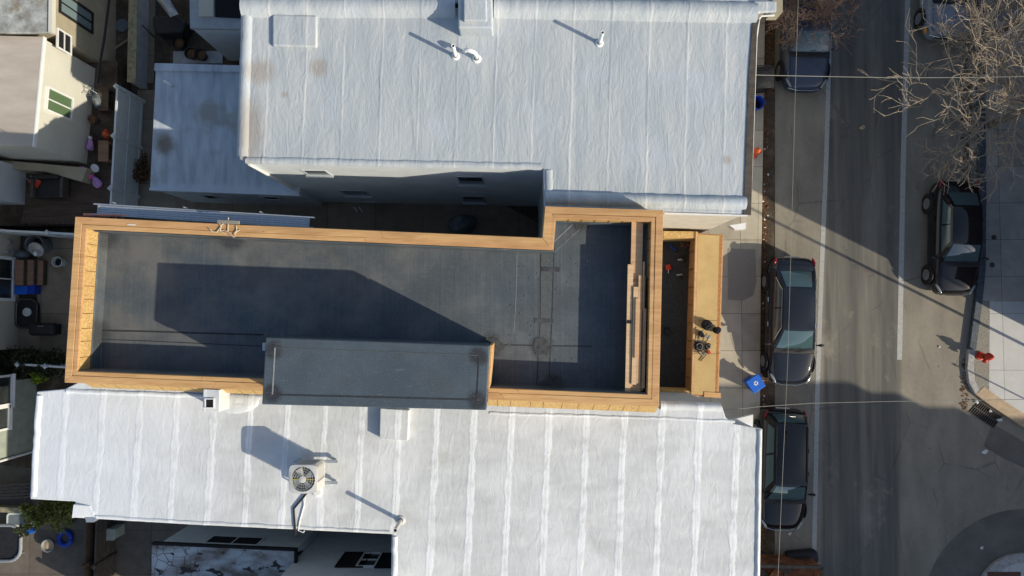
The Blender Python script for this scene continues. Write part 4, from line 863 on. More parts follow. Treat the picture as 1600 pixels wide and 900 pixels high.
# ------------------------------------------------------------------ tool belt on the ledge
tb = thing('tool_belt', 'black tool belt with bulging pouches left on the timber ledge', 'tool belt', P(1100, 525, ZL))
def zt(p, h): return Vector((p.x, p.y, ZL+h))
for u, v, dx, dy, dz, hh, sd in ((1103, 508, .38, .36, .30, .13, 1), (1119, 516, .26, .25, .22, .10, 2), (1094, 522, .20, .23, .18, .09, 3), (1091, 541, .34, .36, .22, .09, 4), (1105, 541, .22, .20, .20, .08, 5)):
    o = MB().blob(zt(P(u, v, ZL), hh), (dx, dy, dz), sd, 14, .22, Matrix.Rotation(.5, 3, 'Z')).build('pouch', 'cloth', tb, smooth=True)
    c = zt(P(u, v, ZL), hh+dz*.42); MB().tube([c+Vector((dx*.30*math.cos(k*.63), dy*.30*math.sin(k*.63), .01*math.sin(k))) for k in range(11)], .016, 5).build('pouch_rim', 'leather' if sd in (4, 5) else 'cloth', o)
for pts in (((1097, 515), (1092, 524), (1088, 533)), ((1103, 521), (1098, 527), (1096, 534)), ((1107, 524), (1104, 530), (1101, 534)), ((1094, 549), (1099, 551), (1103, 553)), ((1087, 546), (1092, 553), (1100, 555))):
    MB().tube([zt(P(u, v, ZL), .13+.02*(i == 1)) for i, (u, v) in enumerate(pts)], .022, 6).build('strap', 'leather', tb, smooth=True)
MB().box(zt(P(1105, 527, ZL), .12), (.11, .16, .05), .6).build('buckle', 'steel', tb, bevel=.01)
hm = thing('hammer', 'hammer with red head wrap lying below the tool belt on the ledge', 'hammer', P(1100, 556, ZL))
MB().tube([zt(P(1094, 564, ZL), .03), zt(P(1105, 551, ZL), .05)], .016, 8).build('handle', 'rubber', hm); MB().box(zt(P(1107, 550, ZL), .05), (.10, .12, .06), .7).build('head', 'red', hm, bevel=.015)
# tools in the shaded front deck
for u, v, d3, mt, nm, lab, ct in ((1052, 388, (.10, .34, .08), 'blue2', 'spirit_level', 'blue handled tool lying in the dark front deck', 'tool'), (1043, 418, (.20, .22, .16), 'red', 'fuel_can', 'red can standing at the left edge of the dark front deck', 'can'), (1062, 407, (.30, .26, .16), 'steel', 'circular_saw', 'grey power saw on the dark front deck', 'saw'), (1061, 430, (.26, .12, .10), 'steel', 'nail_gun', 'grey nail gun below the power saw on the dark deck', 'nail gun'), (1041, 517, (.24, .24, .10), 'black', 'hose_coil', 'black coiled hose lying on the front deck', 'hose')):
    p = P(u, v, ZD); r_ = thing(nm, lab, ct, p)
    if nm == 'hose_coil':
        MB().tube([p+Vector((.13*math.cos(k*.5), .13*math.sin(k*.5), .02+k*.0015)) for k in range(40)], .016, 5).build('coil', mt, r_)
    elif nm == 'circular_saw':
        MB().lathe([(.10, -.015), (.10, .015)], p+Vector((0, 0, .11)), 20, Matrix.Rotation(R(75), 3, 'X')).build('blade_guard', mt, r_); MB().blob(p+Vector((.07, .06, .1)), (.16, .14, .14), 3).build('motor', 'black', r_, smooth=True); MB().tube([p+Vector((.05, .1, .14)), p+Vector((.14, .02, .2)), p+Vector((.2, -.05, .1))], .02, 6).build('handle', 'black', r_)
    elif nm == 'fuel_can':
        MB().box(p+Vector((0, 0, .1)), (.17, .20, .18), .3).build('body', mt, r_, bevel=.03); MB().tube([p+Vector((-.02, -.04, .19)), p+Vector((-.02, -.04, .24)), p+Vector((.03, .05, .24)), p+Vector((.03, .05, .19))], .013, 6).build('handle', mt, r_); MB().tube([p+Vector((.0, -.08, .18)), p+Vector((.02, -.2, .03))], .016, 6).build('spout', 'paper', r_)
    elif nm == 'spirit_level':
        MB().beam(p+Vector((-.14, .1, .03)), p+Vector((.12, -.12, .03)), .045, .05).build('bar', mt, r_, bevel=.01); MB().blob(p+Vector((.12, -.12, .05)), (.09, .07, .07), 2).build('grip', 'black', r_, smooth=True)
    else:
        MB().beam(p+Vector((-.1, .0, .07)), p+Vector((.1, .02, .07)), .06, .09).build('body', mt, r_, bevel=.015); MB().beam(p+Vector((.02, .02, .05)), p+Vector((.05, -.16, .05)), .04, .05).build('handle', 'black', r_, bevel=.01)
bk = thing('brick_pile', 'small stack of red bricks in the far corner of the front deck', 'bricks', P(1072, 381, ZD))
for k in range(5): p = P(1067+6*(k % 3), 380+4*(k//3), ZD); MB().box(p+Vector((0, 0, .035)), (.2, .09, .065), .1*k).build('brick', 'brick', bk, bevel=.004)

# ------------------------------------------------------------------ bins, hydrants, street things
def hydrant(u, v, mat, label, h=.75):
    p = P(u, v, .14); r_ = thing('fire_hydrant', label, 'fire hydrant', p)
    MB().lathe([(.17, 0), (.17, .05), (.115, .06), (.105, .46), (.15, .48), (.15, .53), (.125, .56), (.10, .66), (.05, .72), (.03, .73)], p, 18).build('barrel', mat, r_, smooth=False)
    MB().lathe([(.035, .72), (.03, .79)], p, 6).build('operating_nut', mat, r_)
    for a_, rd_, l_ in ((0, .05, .2), (180, .05, .2), (250, .075, .24)):
        q = Matrix.Rotation(R(a_), 3, 'Z') @ Matrix.Rotation(R(90), 3, 'Y'); MB().lathe([(rd_, .05), (rd_, l_-.05), (rd_*1.3, l_-.05), (rd_*1.3, l_), (rd_*.4, l_+.02)], p+Vector((0, 0, .38)), 12, q).build('nozzle_cap', mat, r_)
hydrant(1531, 556, 'red', 'red fire hydrant on the pale pavement near the street corner', )
hydrant(1176, 241, 'orange', 'orange hydrant on the shaded pavement by the house gutter')
# blue recycling bin, lying tilted by the kerb
p = P(1172, 597, .13); rb_ = thing('recycling_bin', 'bright blue square recycling bin at the kerb in front of the black navy saloon', 'bin', p)
mt = Matrix.Rotation(R(33), 3, 'Z'); cz = .52
def bp(x, y, z): return mt @ Vector((x, y, 0))+p+Vector((0, 0, z))
v = [bp(x*.21, y*.21, 0) for x, y in ((-1, -1), (1, -1), (1, 1), (-1, 1))]+[bp(x*.25, y*.25, .62) for x, y in ((-1, -1), (1, -1), (1, 1), (-1, 1))]
MB().add(v, [[3, 2, 1, 0], [4, 5, 6, 7]]+[[i, (i+1) % 4, 4+(i+1) % 4, 4+i] for i in range(4)]).build('body', 'blue', rb_, bevel=.02)
MB().box(bp(0, 0, .645), (.55, .55, .05), R(33)).build('lid', 'blue', rb_, bevel=.02)
MB().box(bp(.30, .10, .50), (.10, .16, .05), R(33)).build('handle', 'blue2', rb_, bevel=.01)
for k in range(3):
    a_ = R(90+120*k); c = bp(.01+.055*math.cos(a_), .02+.055*math.sin(a_), .673); MB().beam(c+(mt @ Vector((math.cos(a_+1.57), math.sin(a_+1.57), 0)))*.055, c-(mt @ Vector((math.cos(a_+1.57), math.sin(a_+1.57), 0)))*.055, .045, .004).build('recycling_mark', 'paper', rb_)
tag(MB().box(P(1187, 587, .03)+Vector((0, 0, .05)), (.17, .2, .1), .5).build('cardboard_box', 'patch2'), 'small grey box on the kerb touching the blue bin', 'box')
def wheelie(u, v, label, w=.6):
    p = P(u, v, .13); r_ = thing('wheelie_bin', label, 'bin', p)
    vv = [p+Vector((x*w*.40, y*w*.42, 0)) for x, y in ((-1, -1), (1, -1), (1, 1), (-1, 1))]+[p+Vector((x*w*.5, y*w*.52, .95)) for x, y in ((-1, -1), (1, -1), (1, 1), (-1, 1))]
    MB().add(vv, [[3, 2, 1, 0], [4, 5, 6, 7]]+[[i, (i+1) % 4, 4+(i+1) % 4, 4+i] for i in range(4)]).build('body', 'black', r_, bevel=.02)
    MB().patch(p+Vector((-w*.55, -w*.58, .97)), p+Vector((w*.55, -w*.58, .97)), p+Vector((w*.55, w*.58, .97)), p+Vector((-w*.55, w*.58, .97)), (0, 0, .09), 8).build('lid', 'black', r_, smooth=True)
    MB().tube([p+Vector((-w*.4, w*.64, .95)), p+Vector((w*.4, w*.64, .95))], .02, 6).build('handle', 'black', r_)
    for sx in (-1, 1): MB().lathe([(.12, -.03), (.12, .03)], p+Vector((sx*w*.42, w*.40, .12)), 14, Matrix.Rotation(R(90), 3, 'Y')).build('wheel', 'rubber', r_)
wheelie(1180, 134, 'black wheelie bin on the pavement beside the slate blue saloon', .72)
p = P(1176, 167, .13); r_ = thing('blue_tub', 'round blue tub on the pavement behind the black wheelie bin', 'tub', p)
MB().lathe([(.19, 0), (.25, .55), (.28, .56), (.27, .60), (.235, .59), (.18, .05)], p, 22).build('body', 'blue2', r_); MB().lathe([(.20, .25), (.20, .26)], p, 20).build('inside', 'dark', r_)
# storm drain
dr = thing('storm_drain_grate', 'black slotted storm drain grate at the street corner', 'drain grate', P(1539, 645, 0))
g4 = PL([(1529, 626), (1566, 650), (1553, 669), (1513, 643)], .012); MB().prism(g4, -.05, .008).build('pit', 'dark', dr)
for k in range(13):
    a_ = g4[0].lerp(g4[1], (k+.5)/13); b_ = g4[3].lerp(g4[2], (k+.5)/13); MB().beam(Vector((a_.x, a_.y, .018)), Vector((b_.x, b_.y, .018)), .025, .02).build('bar', 'gutter', dr)
for a_, b_ in ((g4[0], g4[1]), (g4[3], g4[2]), (g4[0].lerp(g4[3], .5), g4[1].lerp(g4[2], .5))): MB().beam(Vector((a_.x, a_.y, .022)), Vector((b_.x, b_.y, .022)), .035, .02).build('frame_bar', 'gutter', dr)
for i, (u, v, s_) in enumerate(((1526, 628, .16), (1547, 642, .12), (1562, 656, .2))):
    q = P(u, v, .04); tag(MB().blob(q+Vector((0, 0, .02)), (s_, s_*.7, .06), i+3, 8, .5).build('paper_scrap', 'paper'), ['white paper scrap at the top of the drain grate', 'smallest white scrap in the middle of the drain grate', 'largest white scrap at the lower edge of the drain grate'][i], 'litter')
for i, (u, v, s_, lab) in enumerate(((1534, 856, .13, 'round white scrap on the dark repair by the corner island'), (1539, 706, .22, 'pale square stain of paper on the road below the drain'), (1348, 199, .22, 'crumpled tan scrap in the middle of the shaded traffic lane'), (1234, 834, .14, 'white scrap on the road behind the glossy black estate'), (1468, 542, .10, 'pale bottle cap sized scrap on the sunny road near the hydrant'))):
    tag(MB().blob(P(u, v, .02), (s_, s_*.8, .04), i+9, 9, .5).build('road_scrap', 'paper' if i != 2 else 'inlet'), lab, 'litter')
for i, (u, v, lab) in enumerate(((1553, 371, 'upper round iron cover in the far pavement'), (1550, 414, 'lower round iron cover in the far pavement'))):
    tag(MB().lathe([(.10, 0), (.10, .012), (.07, .016)], P(u, v, .136), 16).build('iron_cover', 'gutter'), lab, 'cover')
# street lamp standing beyond the right frame edge whose shadow crosses the road
p = P(1648, 563, .14); lp = thing('street_lamp', 'grey street lamp whose long thin shadow crosses the sunny road', 'street lamp', p)
MB().tube([p, p+Vector((0, 0, 9.0))], .06, 10, .045).build('post', 'steel', lp); MB().tube([p+Vector((0, 0, 8.8)), p+Vector((-.35, .1, 9.0)), p+Vector((-.7, .2, 9.05))], .035, 6).build('arm', 'steel', lp); MB().blob(p+Vector((-.85, .22, 9.04)), (.5, .2, .12), 1).build('lantern', 'steel', lp, smooth=True)
p = P(1690, 668, .14); ps = thing('signpost', 'thin signpost on the pale corner pavement beyond the hydrant', 'signpost', p)
MB().tube([p, p+Vector((0, 0, 2.7))], .03, 8).build('post', 'steel', ps); MB().lathe([(.045, 2.68), (.045, 2.72), (.01, 2.76)], p, 8).build('post_cap', 'steel', ps)
# cables
def cable(pts, r, mat, label, name='overhead_cable'):
    P3 = [P(*q) for q in pts]; tag(MB().tube(P3, r, 5).build(name, mat, base=P3[0]), label, 'cable', 'cables over the street')
cable([(1172, 117, 6.6), (1290, 119.5, 6.2), (1400, 121.5, 6.1), (1520, 121, 6.2), (1720, 117, 6.8)], .0105, 'cable', 'pale service cable crossing the street near the slate blue saloon')
cable([(1060, 645, 6.0), (1165, 638, 5.6), (1185, 635.5, 5.5), (1270, 630, 5.3), (1400, 627, 5.2), (1520, 625.5, 5.2), (1700, 622, 6)], .009, 'cable', 'pale cable crossing the street between the black navy saloon and the estate')
cable([(1249, -60, 6.2), (1243, 130, 5.9), (1237, 350, 5.8), (1231, 560, 5.8), (1222, 760, 5.9), (1213, 960, 6.2)], .006, 'cable_dark', 'thin wire running lengthwise above the parked cars')
# dumpster at the bottom edge
p = P(1234, 930, 0); du = thing('dumpster', 'rusty open skip at the bottom edge of the street', 'skip', p)
q4 = PL([(1184, 884), (1284, 886), (1283, 1010), (1182, 1010)], 1.4); q5 = inset(q4, .07)
for i in range(4):
    MB().prism([q4[i], q4[(i+1) % 4], q5[(i+1) % 4], q5[i]], .15, 1.4).build('side_wall', 'rust', du)
    MB().beam(q4[i]+Vector((0, 0, .02)), q4[(i+1) % 4]+Vector((0, 0, .02)), .11, .09).build('rim', 'gutter', du)
MB().prism(q5, .15, .95).build('floor', 'rust', du)
rnd = random.Random(8)
for k in range(14):
    c = q5[0].lerp(q5[1], rnd.uniform(.1, .9)).lerp(q5[3].lerp(q5[2], rnd.uniform(.1, .9)), rnd.uniform(.02, .6)); c.z = 1.0+rnd.uniform(0, .15)
    MB().box(c, (rnd.uniform(.2, .7), rnd.uniform(.06, .3), rnd.uniform(.04, .15)), rnd.uniform(0, 3)).build('debris', rnd.choice(['rust', 'stepwood', 'gutter', 'brick', 'deckwood']), du)
tag(MB().box(P(1252, 870, .25), (1.2, .5, .5), .1).build('black_heap', 'black', bevel=.15), 'low black heap on the road against the rusty skip', 'bag')  # rounded black block in front of the skip
# ------------------------------------------------------------------ leaf litter in the gutter
rnd = random.Random(2); mb = MB()
def flakes(poly_u, v0, v1, n, z, smin=.03, smax=.09):
    for k in range(n):
        v = rnd.uniform(v0, v1); u0, u1 = poly_u(v); u = rnd.triangular(u0, u1, u0+.25*(u1-u0)); c = P(u, v, z); s = rnd.uniform(smin, smax); a = rnd.uniform(0, 6.3)
        e = Vector((math.cos(a), math.sin(a), rnd.uniform(-.2, .3)))*s; h = Vector((-math.sin(a), math.cos(a), rnd.uniform(-.2, .3)))*s*.6; c.z += rnd.uniform(.008, .03)
        mb.add([c-e, c+h, c+e, c-h], [[0, 1, 2, 3]])
flakes(lambda v: (1189-v*.004, 1203-v*.004), 30, 860, 1500, 0)
flakes(lambda v: (1196, 1212), 10, 150, 300, 0)
tag(mb.build('leaf_litter', 'litter'), 'dead leaves gathered along the near gutter', 'leaves', kind='stuff')
mb = MB(); flakes(lambda v: (1190, 1204), 200, 660, 45, 0, .03, .07); tag(mb.build('gutter_litter', 'paper'), 'pale scraps of litter among the gutter leaves', 'litter', kind='stuff')
mb = MB(); flakes(lambda v: (1500, 1527), 0, 290, 300, 0); flakes(lambda v: (1500, 1516), 560, 640, 60, 0); tag(mb.build('leaf_litter', 'litter'), 'dead leaves along the far gutter', 'leaves', kind='stuff')
# ------------------------------------------------------------------ bare trees
def grow(mb, p, d, ln, r, depth, rnd, spread, up, n=5):
    pts = [p]; k = 4 if depth > 1 else 3
    for i in range(k):
        d = (d+Vector((rnd.gauss(0, .16), rnd.gauss(0, .16), rnd.gauss(0, .12)+up))).normalized(); pts.append(pts[-1]+d*ln/k)
    mb.tube(pts, r, n if r > .02 else 4, r*.62, cap=False)
    if depth == 0: return
    for q in range(rnd.choice((2, 3, 3)) if depth > 1 else rnd.choice((2, 3, 4))):
        i = rnd.choice(range(1, k+1)) if q else k; ax = Vector((rnd.gauss(0, 1), rnd.gauss(0, 1), rnd.gauss(0, .6))).normalized()
        nd = (d+ax*spread).normalized(); grow(mb, pts[i], nd, ln*rnd.uniform(.58, .82), max(.0095, r*.6), depth-1, rnd, spread, up, n)
def bare_tree(label, base, arms, mat, trunk_h, trunk_r, seed, depth, spread, up, group=None):
    rnd = random.Random(seed); t = thing('bare_tree', label, 'tree', base, group); b = Vector(base)
    MB().tube([b, b+Vector((.05, .03, trunk_h*.5)), b+Vector((0, 0, trunk_h))], trunk_r, 10, trunk_r*.7).build('trunk', 'trunk', t)
    cr = MB()
    for (az, el, ln, r) in arms:
        d = Vector((math.cos(R(az))*math.cos(R(el)), math.sin(R(az))*math.cos(R(el)), math.sin(R(el))))
        grow(cr, b+Vector((0, 0, trunk_h*rnd.uniform(.8, 1))), d, ln, r, depth, rnd, spread, up)
    cr.build('crown', mat, t)
b = P(1546, 195, .14)
bare_tree('tall bare street tree with pale sunlit twigs over the far pavement', b, [(177, 18, 3.0, .045), (186, 22, 2.8, .045), (196, 24, 2.5, .04), (168, 24, 2.3, .04), (210, 28, 2.0, .04), (150, 34, 1.9, .04), (235, 38, 1.6, .035), (25, 45, 1.7, .04), (100, 48, 1.6, .035), (182, 48, 2.2, .045), (300, 48, 1.4, .035)], 'bark', 2.6, .14, 21, 5, .6, .02)
b = P(1552, 55, .14)
bare_tree('bare street tree leaning in from the top right corner above the silver car', b, [(183, 24, 2.3, .04), (200, 26, 2.3, .04), (220, 30, 2.1, .04), (245, 34, 2.0, .04), (265, 40, 1.8, .035), (160, 40, 1.8, .035), (300, 48, 1.6, .035), (205, 50, 2.0, .04)], 'bark', 2.6, .13, 33, 5, .6, .02)
b = P(1208, 18, .13)
bare_tree('small reddish bare tree beside the slate blue saloon', b, [(a, e, l, .022) for a, e, l in ((0, 35, 1.0), (300, 35, 1.0), (250, 35, .9), (200, 45, .8), (40, 35, 1.0), (330, 38, 1.1), (90, 50, .9), (275, 30, .9), (15, 55, 1.1), (315, 55, 1.0), (60, 45, 1.1), (345, 25, 1.2), (20, 25, 1.1), (285, 50, 1.0), (230, 50, .8))], 'bark_red', 1.5, .05, 5, 5, .85, -.01)
# ------------------------------------------------------------------ shrubs
def shrub(label, centre, size, mat, n, seed, leaf=.05, name='shrub', ht=.4):
    rnd = random.Random(seed); c = Vector(centre); t = thing(name, label, 'shrub', (c.x, c.y, 0)); mb = MB()
    cl = [(Vector((rnd.gauss(0, .30)*size[0], rnd.gauss(0, .30)*size[1], rnd.uniform(.25, 1)*size[2])), rnd.uniform(.12, .3)) for _ in range(34)]
    for k in range(n):
        q, rr = rnd.choice(cl); w = Vector((rnd.gauss(0, 1), rnd.gauss(0, 1), rnd.gauss(0, 1))).normalized()*rr*rnd.uniform(.5, 1)*max(size[:2])
        p = Vector((c.x, c.y, 0))+q+Vector((w.x, w.y, w.z*.7)); p.z = max(.03, p.z); a = Vector((rnd.gauss(0, 1), rnd.gauss(0, 1), rnd.gauss(0, .6))).normalized(); bb = a.orthogonal(); bb.rotate(Matrix.Rotation(rnd.uniform(0, 6), 3, a))
        l = leaf*rnd.uniform(.6, 1.4); mb.add([p-a*l, p+bb*l*.5, p+a*l, p-bb*l*.5], [[0, 1, 2, 3]])
    mb.build('foliage', mat, t)
    for k in range(4):
        a = rnd.uniform(0, 6.3); e = rnd.uniform(.1, .3); MB().tube([Vector((c.x, c.y, 0)), Vector((c.x+math.cos(a)*size[0]*e*.5, c.y+math.sin(a)*size[1]*e*.5, size[2]*.4)), Vector((c.x+math.cos(a)*size[0]*e, c.y+math.sin(a)*size[1]*e, size[2]*.8))], .025, 5, .01).build('stem', 'trunk', t)
shrub('large dark evergreen shrub between the low white fence and the green grey house', P(62, 562, 0), (1.6, .5, 1.0), 'leaf_dark', 5200, 3, .06)
shrub('dark evergreen shrub at the left edge behind the lawn', P(12, 556, 0), (.8, .5, .9), 'leaf_dark', 2600, 4, .06)
shrub('small bright lime shrub at the corner of the white roof', P(72, 588, 0), (.42, .3, .6), 'leaf_bright', 1500, 6, .05)
shrub('yellow green shrub under the lower left corner of the white roof', P(118, 786, 0), (1.5, .7, 2.0), 'leaf_olive', 2600, 7, .07)
shrub('dark leafless bush between the white fence and the blue grey annex roof', P(226, 272, 0), (.35, .9, .5), 'litter', 700, 8, .05)
# ------------------------------------------------------------------ fences
def vfence(label, a, b, h, posts, mat='vinyl', nm='vinyl_fence'):
    t = thing(nm, label, 'fence', (a.x, a.y, 0)); d = (b-a); L_ = d.length; d.normalize(); rz = math.atan2(d.y, d.x); a0 = Vector((a.x, a.y, 0))
    MB().box(a0+d*L_/2+Vector((0, 0, h/2+.03)), (L_, .04, h-.06), rz).build('panel', mat, t)
    for z in (.18, h*.55, h): MB().box(a0+d*L_/2+Vector((0, 0, z)), (L_, .075, .08), rz).build('rail', mat, t, bevel=.005)
    for k in posts:
        q = a0+d*L_*k; pp = MB().box(q+Vector((0, 0, h/2+.05)), (.13, .13, h+.1), rz).build('post', mat, t, bevel=.01); MB().lathe([(.11, h+.10), (.11, h+.13), (.01, h+.2)], q, 4, Matrix.Identity(3)).build('post_cap', mat, pp)
vfence('tall white vinyl fence between the cottage yard and the blue grey annex', P(184, 136, 1.8), P(173, 330, 1.8), 1.8, (0, .4, .82))
vfence('white fence running from the yellowed siding house to the timber parapet', P(-60, 357, 1.7), P(140, 367, 1.7), 1.7, (.1, .68))
vfence('low white fence in front of the dark evergreen shrubs', P(30, 569, 1.0), P(150, 577, 1.0), 1.0, (.0, .36))
mw = thing('garden_wall', 'low mossy garden wall between the shaded upper yards', 'wall', P(208, 60, 0)); MB().prism(PL([(204, -120), (216, -120), (211, 128), (199, 127)], .9), 0, .9).build('wall', 'block', mw, bevel=.03); MB().prism(PL([(203, -120), (217, -120), (212, 129), (198, 128)], .95), .9, .95).build('coping', 'moss', mw, bevel=.02)
for i, (u, v0, v1, lab, hh) in enumerate(((139, 806, 960, 'wooden yard fence below the lower left roof corner', 1.5), (156, 808, 960, 'grey wire fence with metal posts beside the wooden yard fence', 1.3))):
    vfence(lab, P(u-4, v0, hh), P(u-10, v1, hh), hh, (.02, .5, .98), 'deckwood' if i == 0 else 'gutter', 'yard_fence')
# ------------------------------------------------------------------ back yard clutter
dk = thing('wooden_deck', 'dark wooden deck with diagonal boards behind the cottage', 'deck', P(110, 310, .9))
dp = PL([(52, 286), (174, 262), (171, 350), (30, 350)], 1.05); MB().prism(dp, .9, 1.0).build('joists', 'dark', dk)
for k in range(16):
    a_, b_ = dp[0].lerp(dp[1], (k+.5)/16), dp[3].lerp(dp[2], (k+.5)/16+.0); MB().beam(Vector((a_.x, a_.y, 1.03)), Vector((b_.x, b_.y, 1.03)), .21, .03).build('board', 'deckwood', dk, bevel=.005)
ss = thing('outdoor_sofa', 'black outdoor sofa on the dark wooden deck', 'sofa', P(82, 296, 1.05)); c = P(80, 294, 1.3)
MB().box(c+Vector((0, 0, -.05)), (1.1, .8, .3)).build('seat', 'black', ss, bevel=.06); MB().box(c+Vector((0, .36, .2)), (1.1, .14, .5)).build('backrest', 'black', ss, bevel=.05)
for sx in (-1, 1): MB().box(c+Vector((sx*.56, 0, .08)), (.12, .8, .42)).build('armrest', 'gutter', ss, bevel=.04)
ch_ = thing('folding_chair', 'red folding chair leaning by the white siding house end', 'chair', P(55, 284, 1.05)); q = P(55, 284, 1.45)
MB().box(q, (.4, .3, .03), -.6).build('seat', 'red', ch_)
for sx in (-1, 1): MB().tube([q+Vector((sx*.16-.1, .16, .35)), q+Vector((sx*.16+.1, -.16, -.4))], .014, 5).build('leg', 'steel', ch_); MB().tube([q+Vector((sx*.16+.1, .2, .0)), q+Vector((sx*.16-.06, -.1, -.4))], .014, 5).build('leg', 'steel', ch_)
sc = thing('toy_scooter', 'pink and lilac ride on toy beside the cottage wall', 'toy', P(140, 275, 1.05)); q = P(139, 275, 1.2)
MB().blob(q+Vector((-.28, .2, 0)), (.36, .34, .2), 1, 12, .3).build('hood', 'lilac', sc, smooth=True); MB().blob(q+Vector((0, 0, .02)), (.34, .28, .22), 2, 12, .35).build('seat', 'pink', sc, smooth=True); MB().blob(q+Vector((.3, -.25, -.02)), (.55, .3, .2), 3, 12, .3, Matrix.Rotation(-.8, 3, 'Z')).build('tail', 'lilac', sc, smooth=True)
MB().lathe([(.13, -.02), (.16, 0), (.13, .02)], q+Vector((.28, .28, .1)), 18, Matrix.Rotation(.4, 3, 'X')).build('wheel', 'paper', sc)
def tub(name, label, cat, u, v, r, h, mat, inner='dark', z=0, items=None):
    p = P(u, v, z); t = thing(name, label, cat, p)
    MB().lathe([(r*.82, 0), (r, h*.96), (r*1.06, h), (r*.92, h), (r*.78, h*.3)], p, 22).build('body', mat, t); MB().lathe([(r*.84, h*.55), (r*.84, h*.56)], p, 20).build('inside', inner, t)
    if items: MB().tube([p+Vector((r*math.cos(a), r*math.sin(a)*.9, h*.9+.12*math.sin(a))) for a in [R(20*i) for i in range(10)]], .012, 5).build('handle', 'steel', t)
    return t, p
t, p = tub('dustbin', 'round steel dustbin with open lid inside a pale ring', 'bin', 72, 384, .34, .7, 'tarp'); MB().lathe([(.30, -.02), (.29, .02), (.05, .05)], p+Vector((.14, -.22, .75)), 20, Matrix.Rotation(.5, 3, 'X')).build('lid', 'steel', t); MB().box(p+Vector((.22, -.40, .9)), (.12, .16, .02), .5).build('sticker', 'paper', t)
tub('bucket', 'white bucket lying open beside the timber parapet corner', 'bucket', 98, 410, .2, .35, 'bucket', items=True)
tag(MB().blob(P(36, 398, .25), (.55, .35, .5), 4, 14, .1).build('covered_grill', 'tarp', smooth=True), 'grey covered grill next to the wooden back steps', 'grill')
st_ = thing('wooden_steps', 'brown wooden back steps below the wide white window', 'steps', P(45, 428, 0))
for k, u in enumerate((30, 46, 61)):
    z = .62-.2*k; q = P(u, 426, z); MB().box(q, (.33, .98, .05)).build('tread', 'stepwood', st_, bevel=.01)
    MB().box(q+Vector((.17, 0, -.12)), (.03, .94, .18)).build('riser', 'deckwood', st_)
for v in (406, 446): a_, b_ = P(24, v, .6), P(66, v, .05); MB().beam(a_, b_, .04, .2).build('stringer', 'deckwood', st_)
q = P(49, 452, 0); bb = thing('storage_tub', 'bright blue plastic tub at the foot of the wooden steps', 'tub', q); MB().box(q+Vector((0, 0, .2)), (.78, .40, .4)).build('body', 'blue2', bb, bevel=.03); MB().box(q+Vector((-.12, 0, .415)), (.5, .43, .04)).build('lid', 'blue', bb, bevel=.015)
t = thing('pet_bath', 'black oval basin holding a pale disc behind the yellowed siding house', 'basin', P(46, 490, 0)); p = P(46, 490, 0)
MB().prism(rrect(p.x, p.y, .42, .55, .3, 6), 0, .12).build('basin_floor', 'black', t); rr_ = rrect(p.x, p.y, .44, .57, .3, 6); MB().tube([Vector((k.x, k.y, .2)) for k in rr_+[rr_[0]]], .035, 6).build('rim', 'gutter', t); MB().lathe([(.16, .12), (.17, .18), (.05, .2)], p+Vector((.02, .06, 0)), 18).build('disc', 'bucket', t)
q = P(82, 514, 0); t = thing('barbecue', 'black covered barbecue beside the rear timber parapet', 'barbecue', q); MB().box(q+Vector((0, 0, .5)), (1.05, .5, .35)).build('hood', 'black', t, bevel=.14); MB().box(q+Vector((0, 0, .16)), (.7, .4, .32)).build('cabinet', 'black', t); MB().tube([q+Vector((-.12, .12, .70)), q+Vector((.12, .12, .70))], .012, 6).build('handle', 'steel', t)
tag(MB().lathe([(.26, 0), (.27, .03), (.1, .05)], P(191, 40, .0), 20).build('round_lid', 'tarp'), 'round grey lid lying in the shaded upper yard', 'lid')
tag(MB().beam(P(166, 84, .05), P(204, 60, .08), .09, .05).build('timber_offcut', 'moss'), 'pale timber offcut lying across the shaded upper yard', 'board')
tag(MB().tube([P(172, -10, 3.1), P(163, 60, 2.9), P(155, 105, 2.6), P(152, 130, 2.4)], .05, 6).build('overhead_cable', 'black'), 'thick black cable drooping past the tan house wall', 'cable')
t = thing('covered_table', 'black tarpaulin covered table in the shaded yard by the neighbour', 'table', P(262, 36, 0)); MB().prism(PL([(236, 24), (272, 22), (292, 34), (284, 50), (240, 52)], .8), .05, .8).build('cover', 'black', t, bevel=.12)
t = thing('parasol', 'folded grey parasol lying across the black covered table', 'parasol', P(265, 12, 1)); MB().patch(P(242, -4, 1.2), P(262, -6, 1.25), P(279, 22, 1.0), P(266, 27, .95), (0, 0, .15), 6).build('canopy', 'steel', t); MB().tube([P(240, -12, 1.2), P(277, 34, .9)], .02, 6).build('pole', 'black', t)
for i, (u, v, lab) in enumerate(((283, 57, 'upper dark round planter beside the annex steps'), (285, 72, 'second dark planter below the covered table'), (304, 88, 'dark round planter on the pale slab by the blue annex'), (319, 90, 'right hand dark planter at the foot of the white annex wall'))):
    p = P(u, v, 0); t = thing('planter', lab, 'planter', p, 'dark planters near the annex'); MB().lathe([(.16, 0), (.23, .34), (.25, .36), (.21, .36), (.19, .2)], p, 18).build('pot', 'black', t); MB().lathe([(.2, .25), (.19, .27)], p, 16).build('earth', 'litter', t)
tag(MB().box(P(306, 90, 0)+Vector((.1, 0, .02)), (2.0, .5, .05)).build('step_slab', 'block', bevel=.01), 'pale slab under the dark planters', 'slab')
tag(MB().tube([P(222, 39, .9), P(235, 52, .5), P(241, 58, .06)], .025, 6).build('garden_tool', 'black'), 'black handled garden tool leaning near the mossy wall', 'tool')
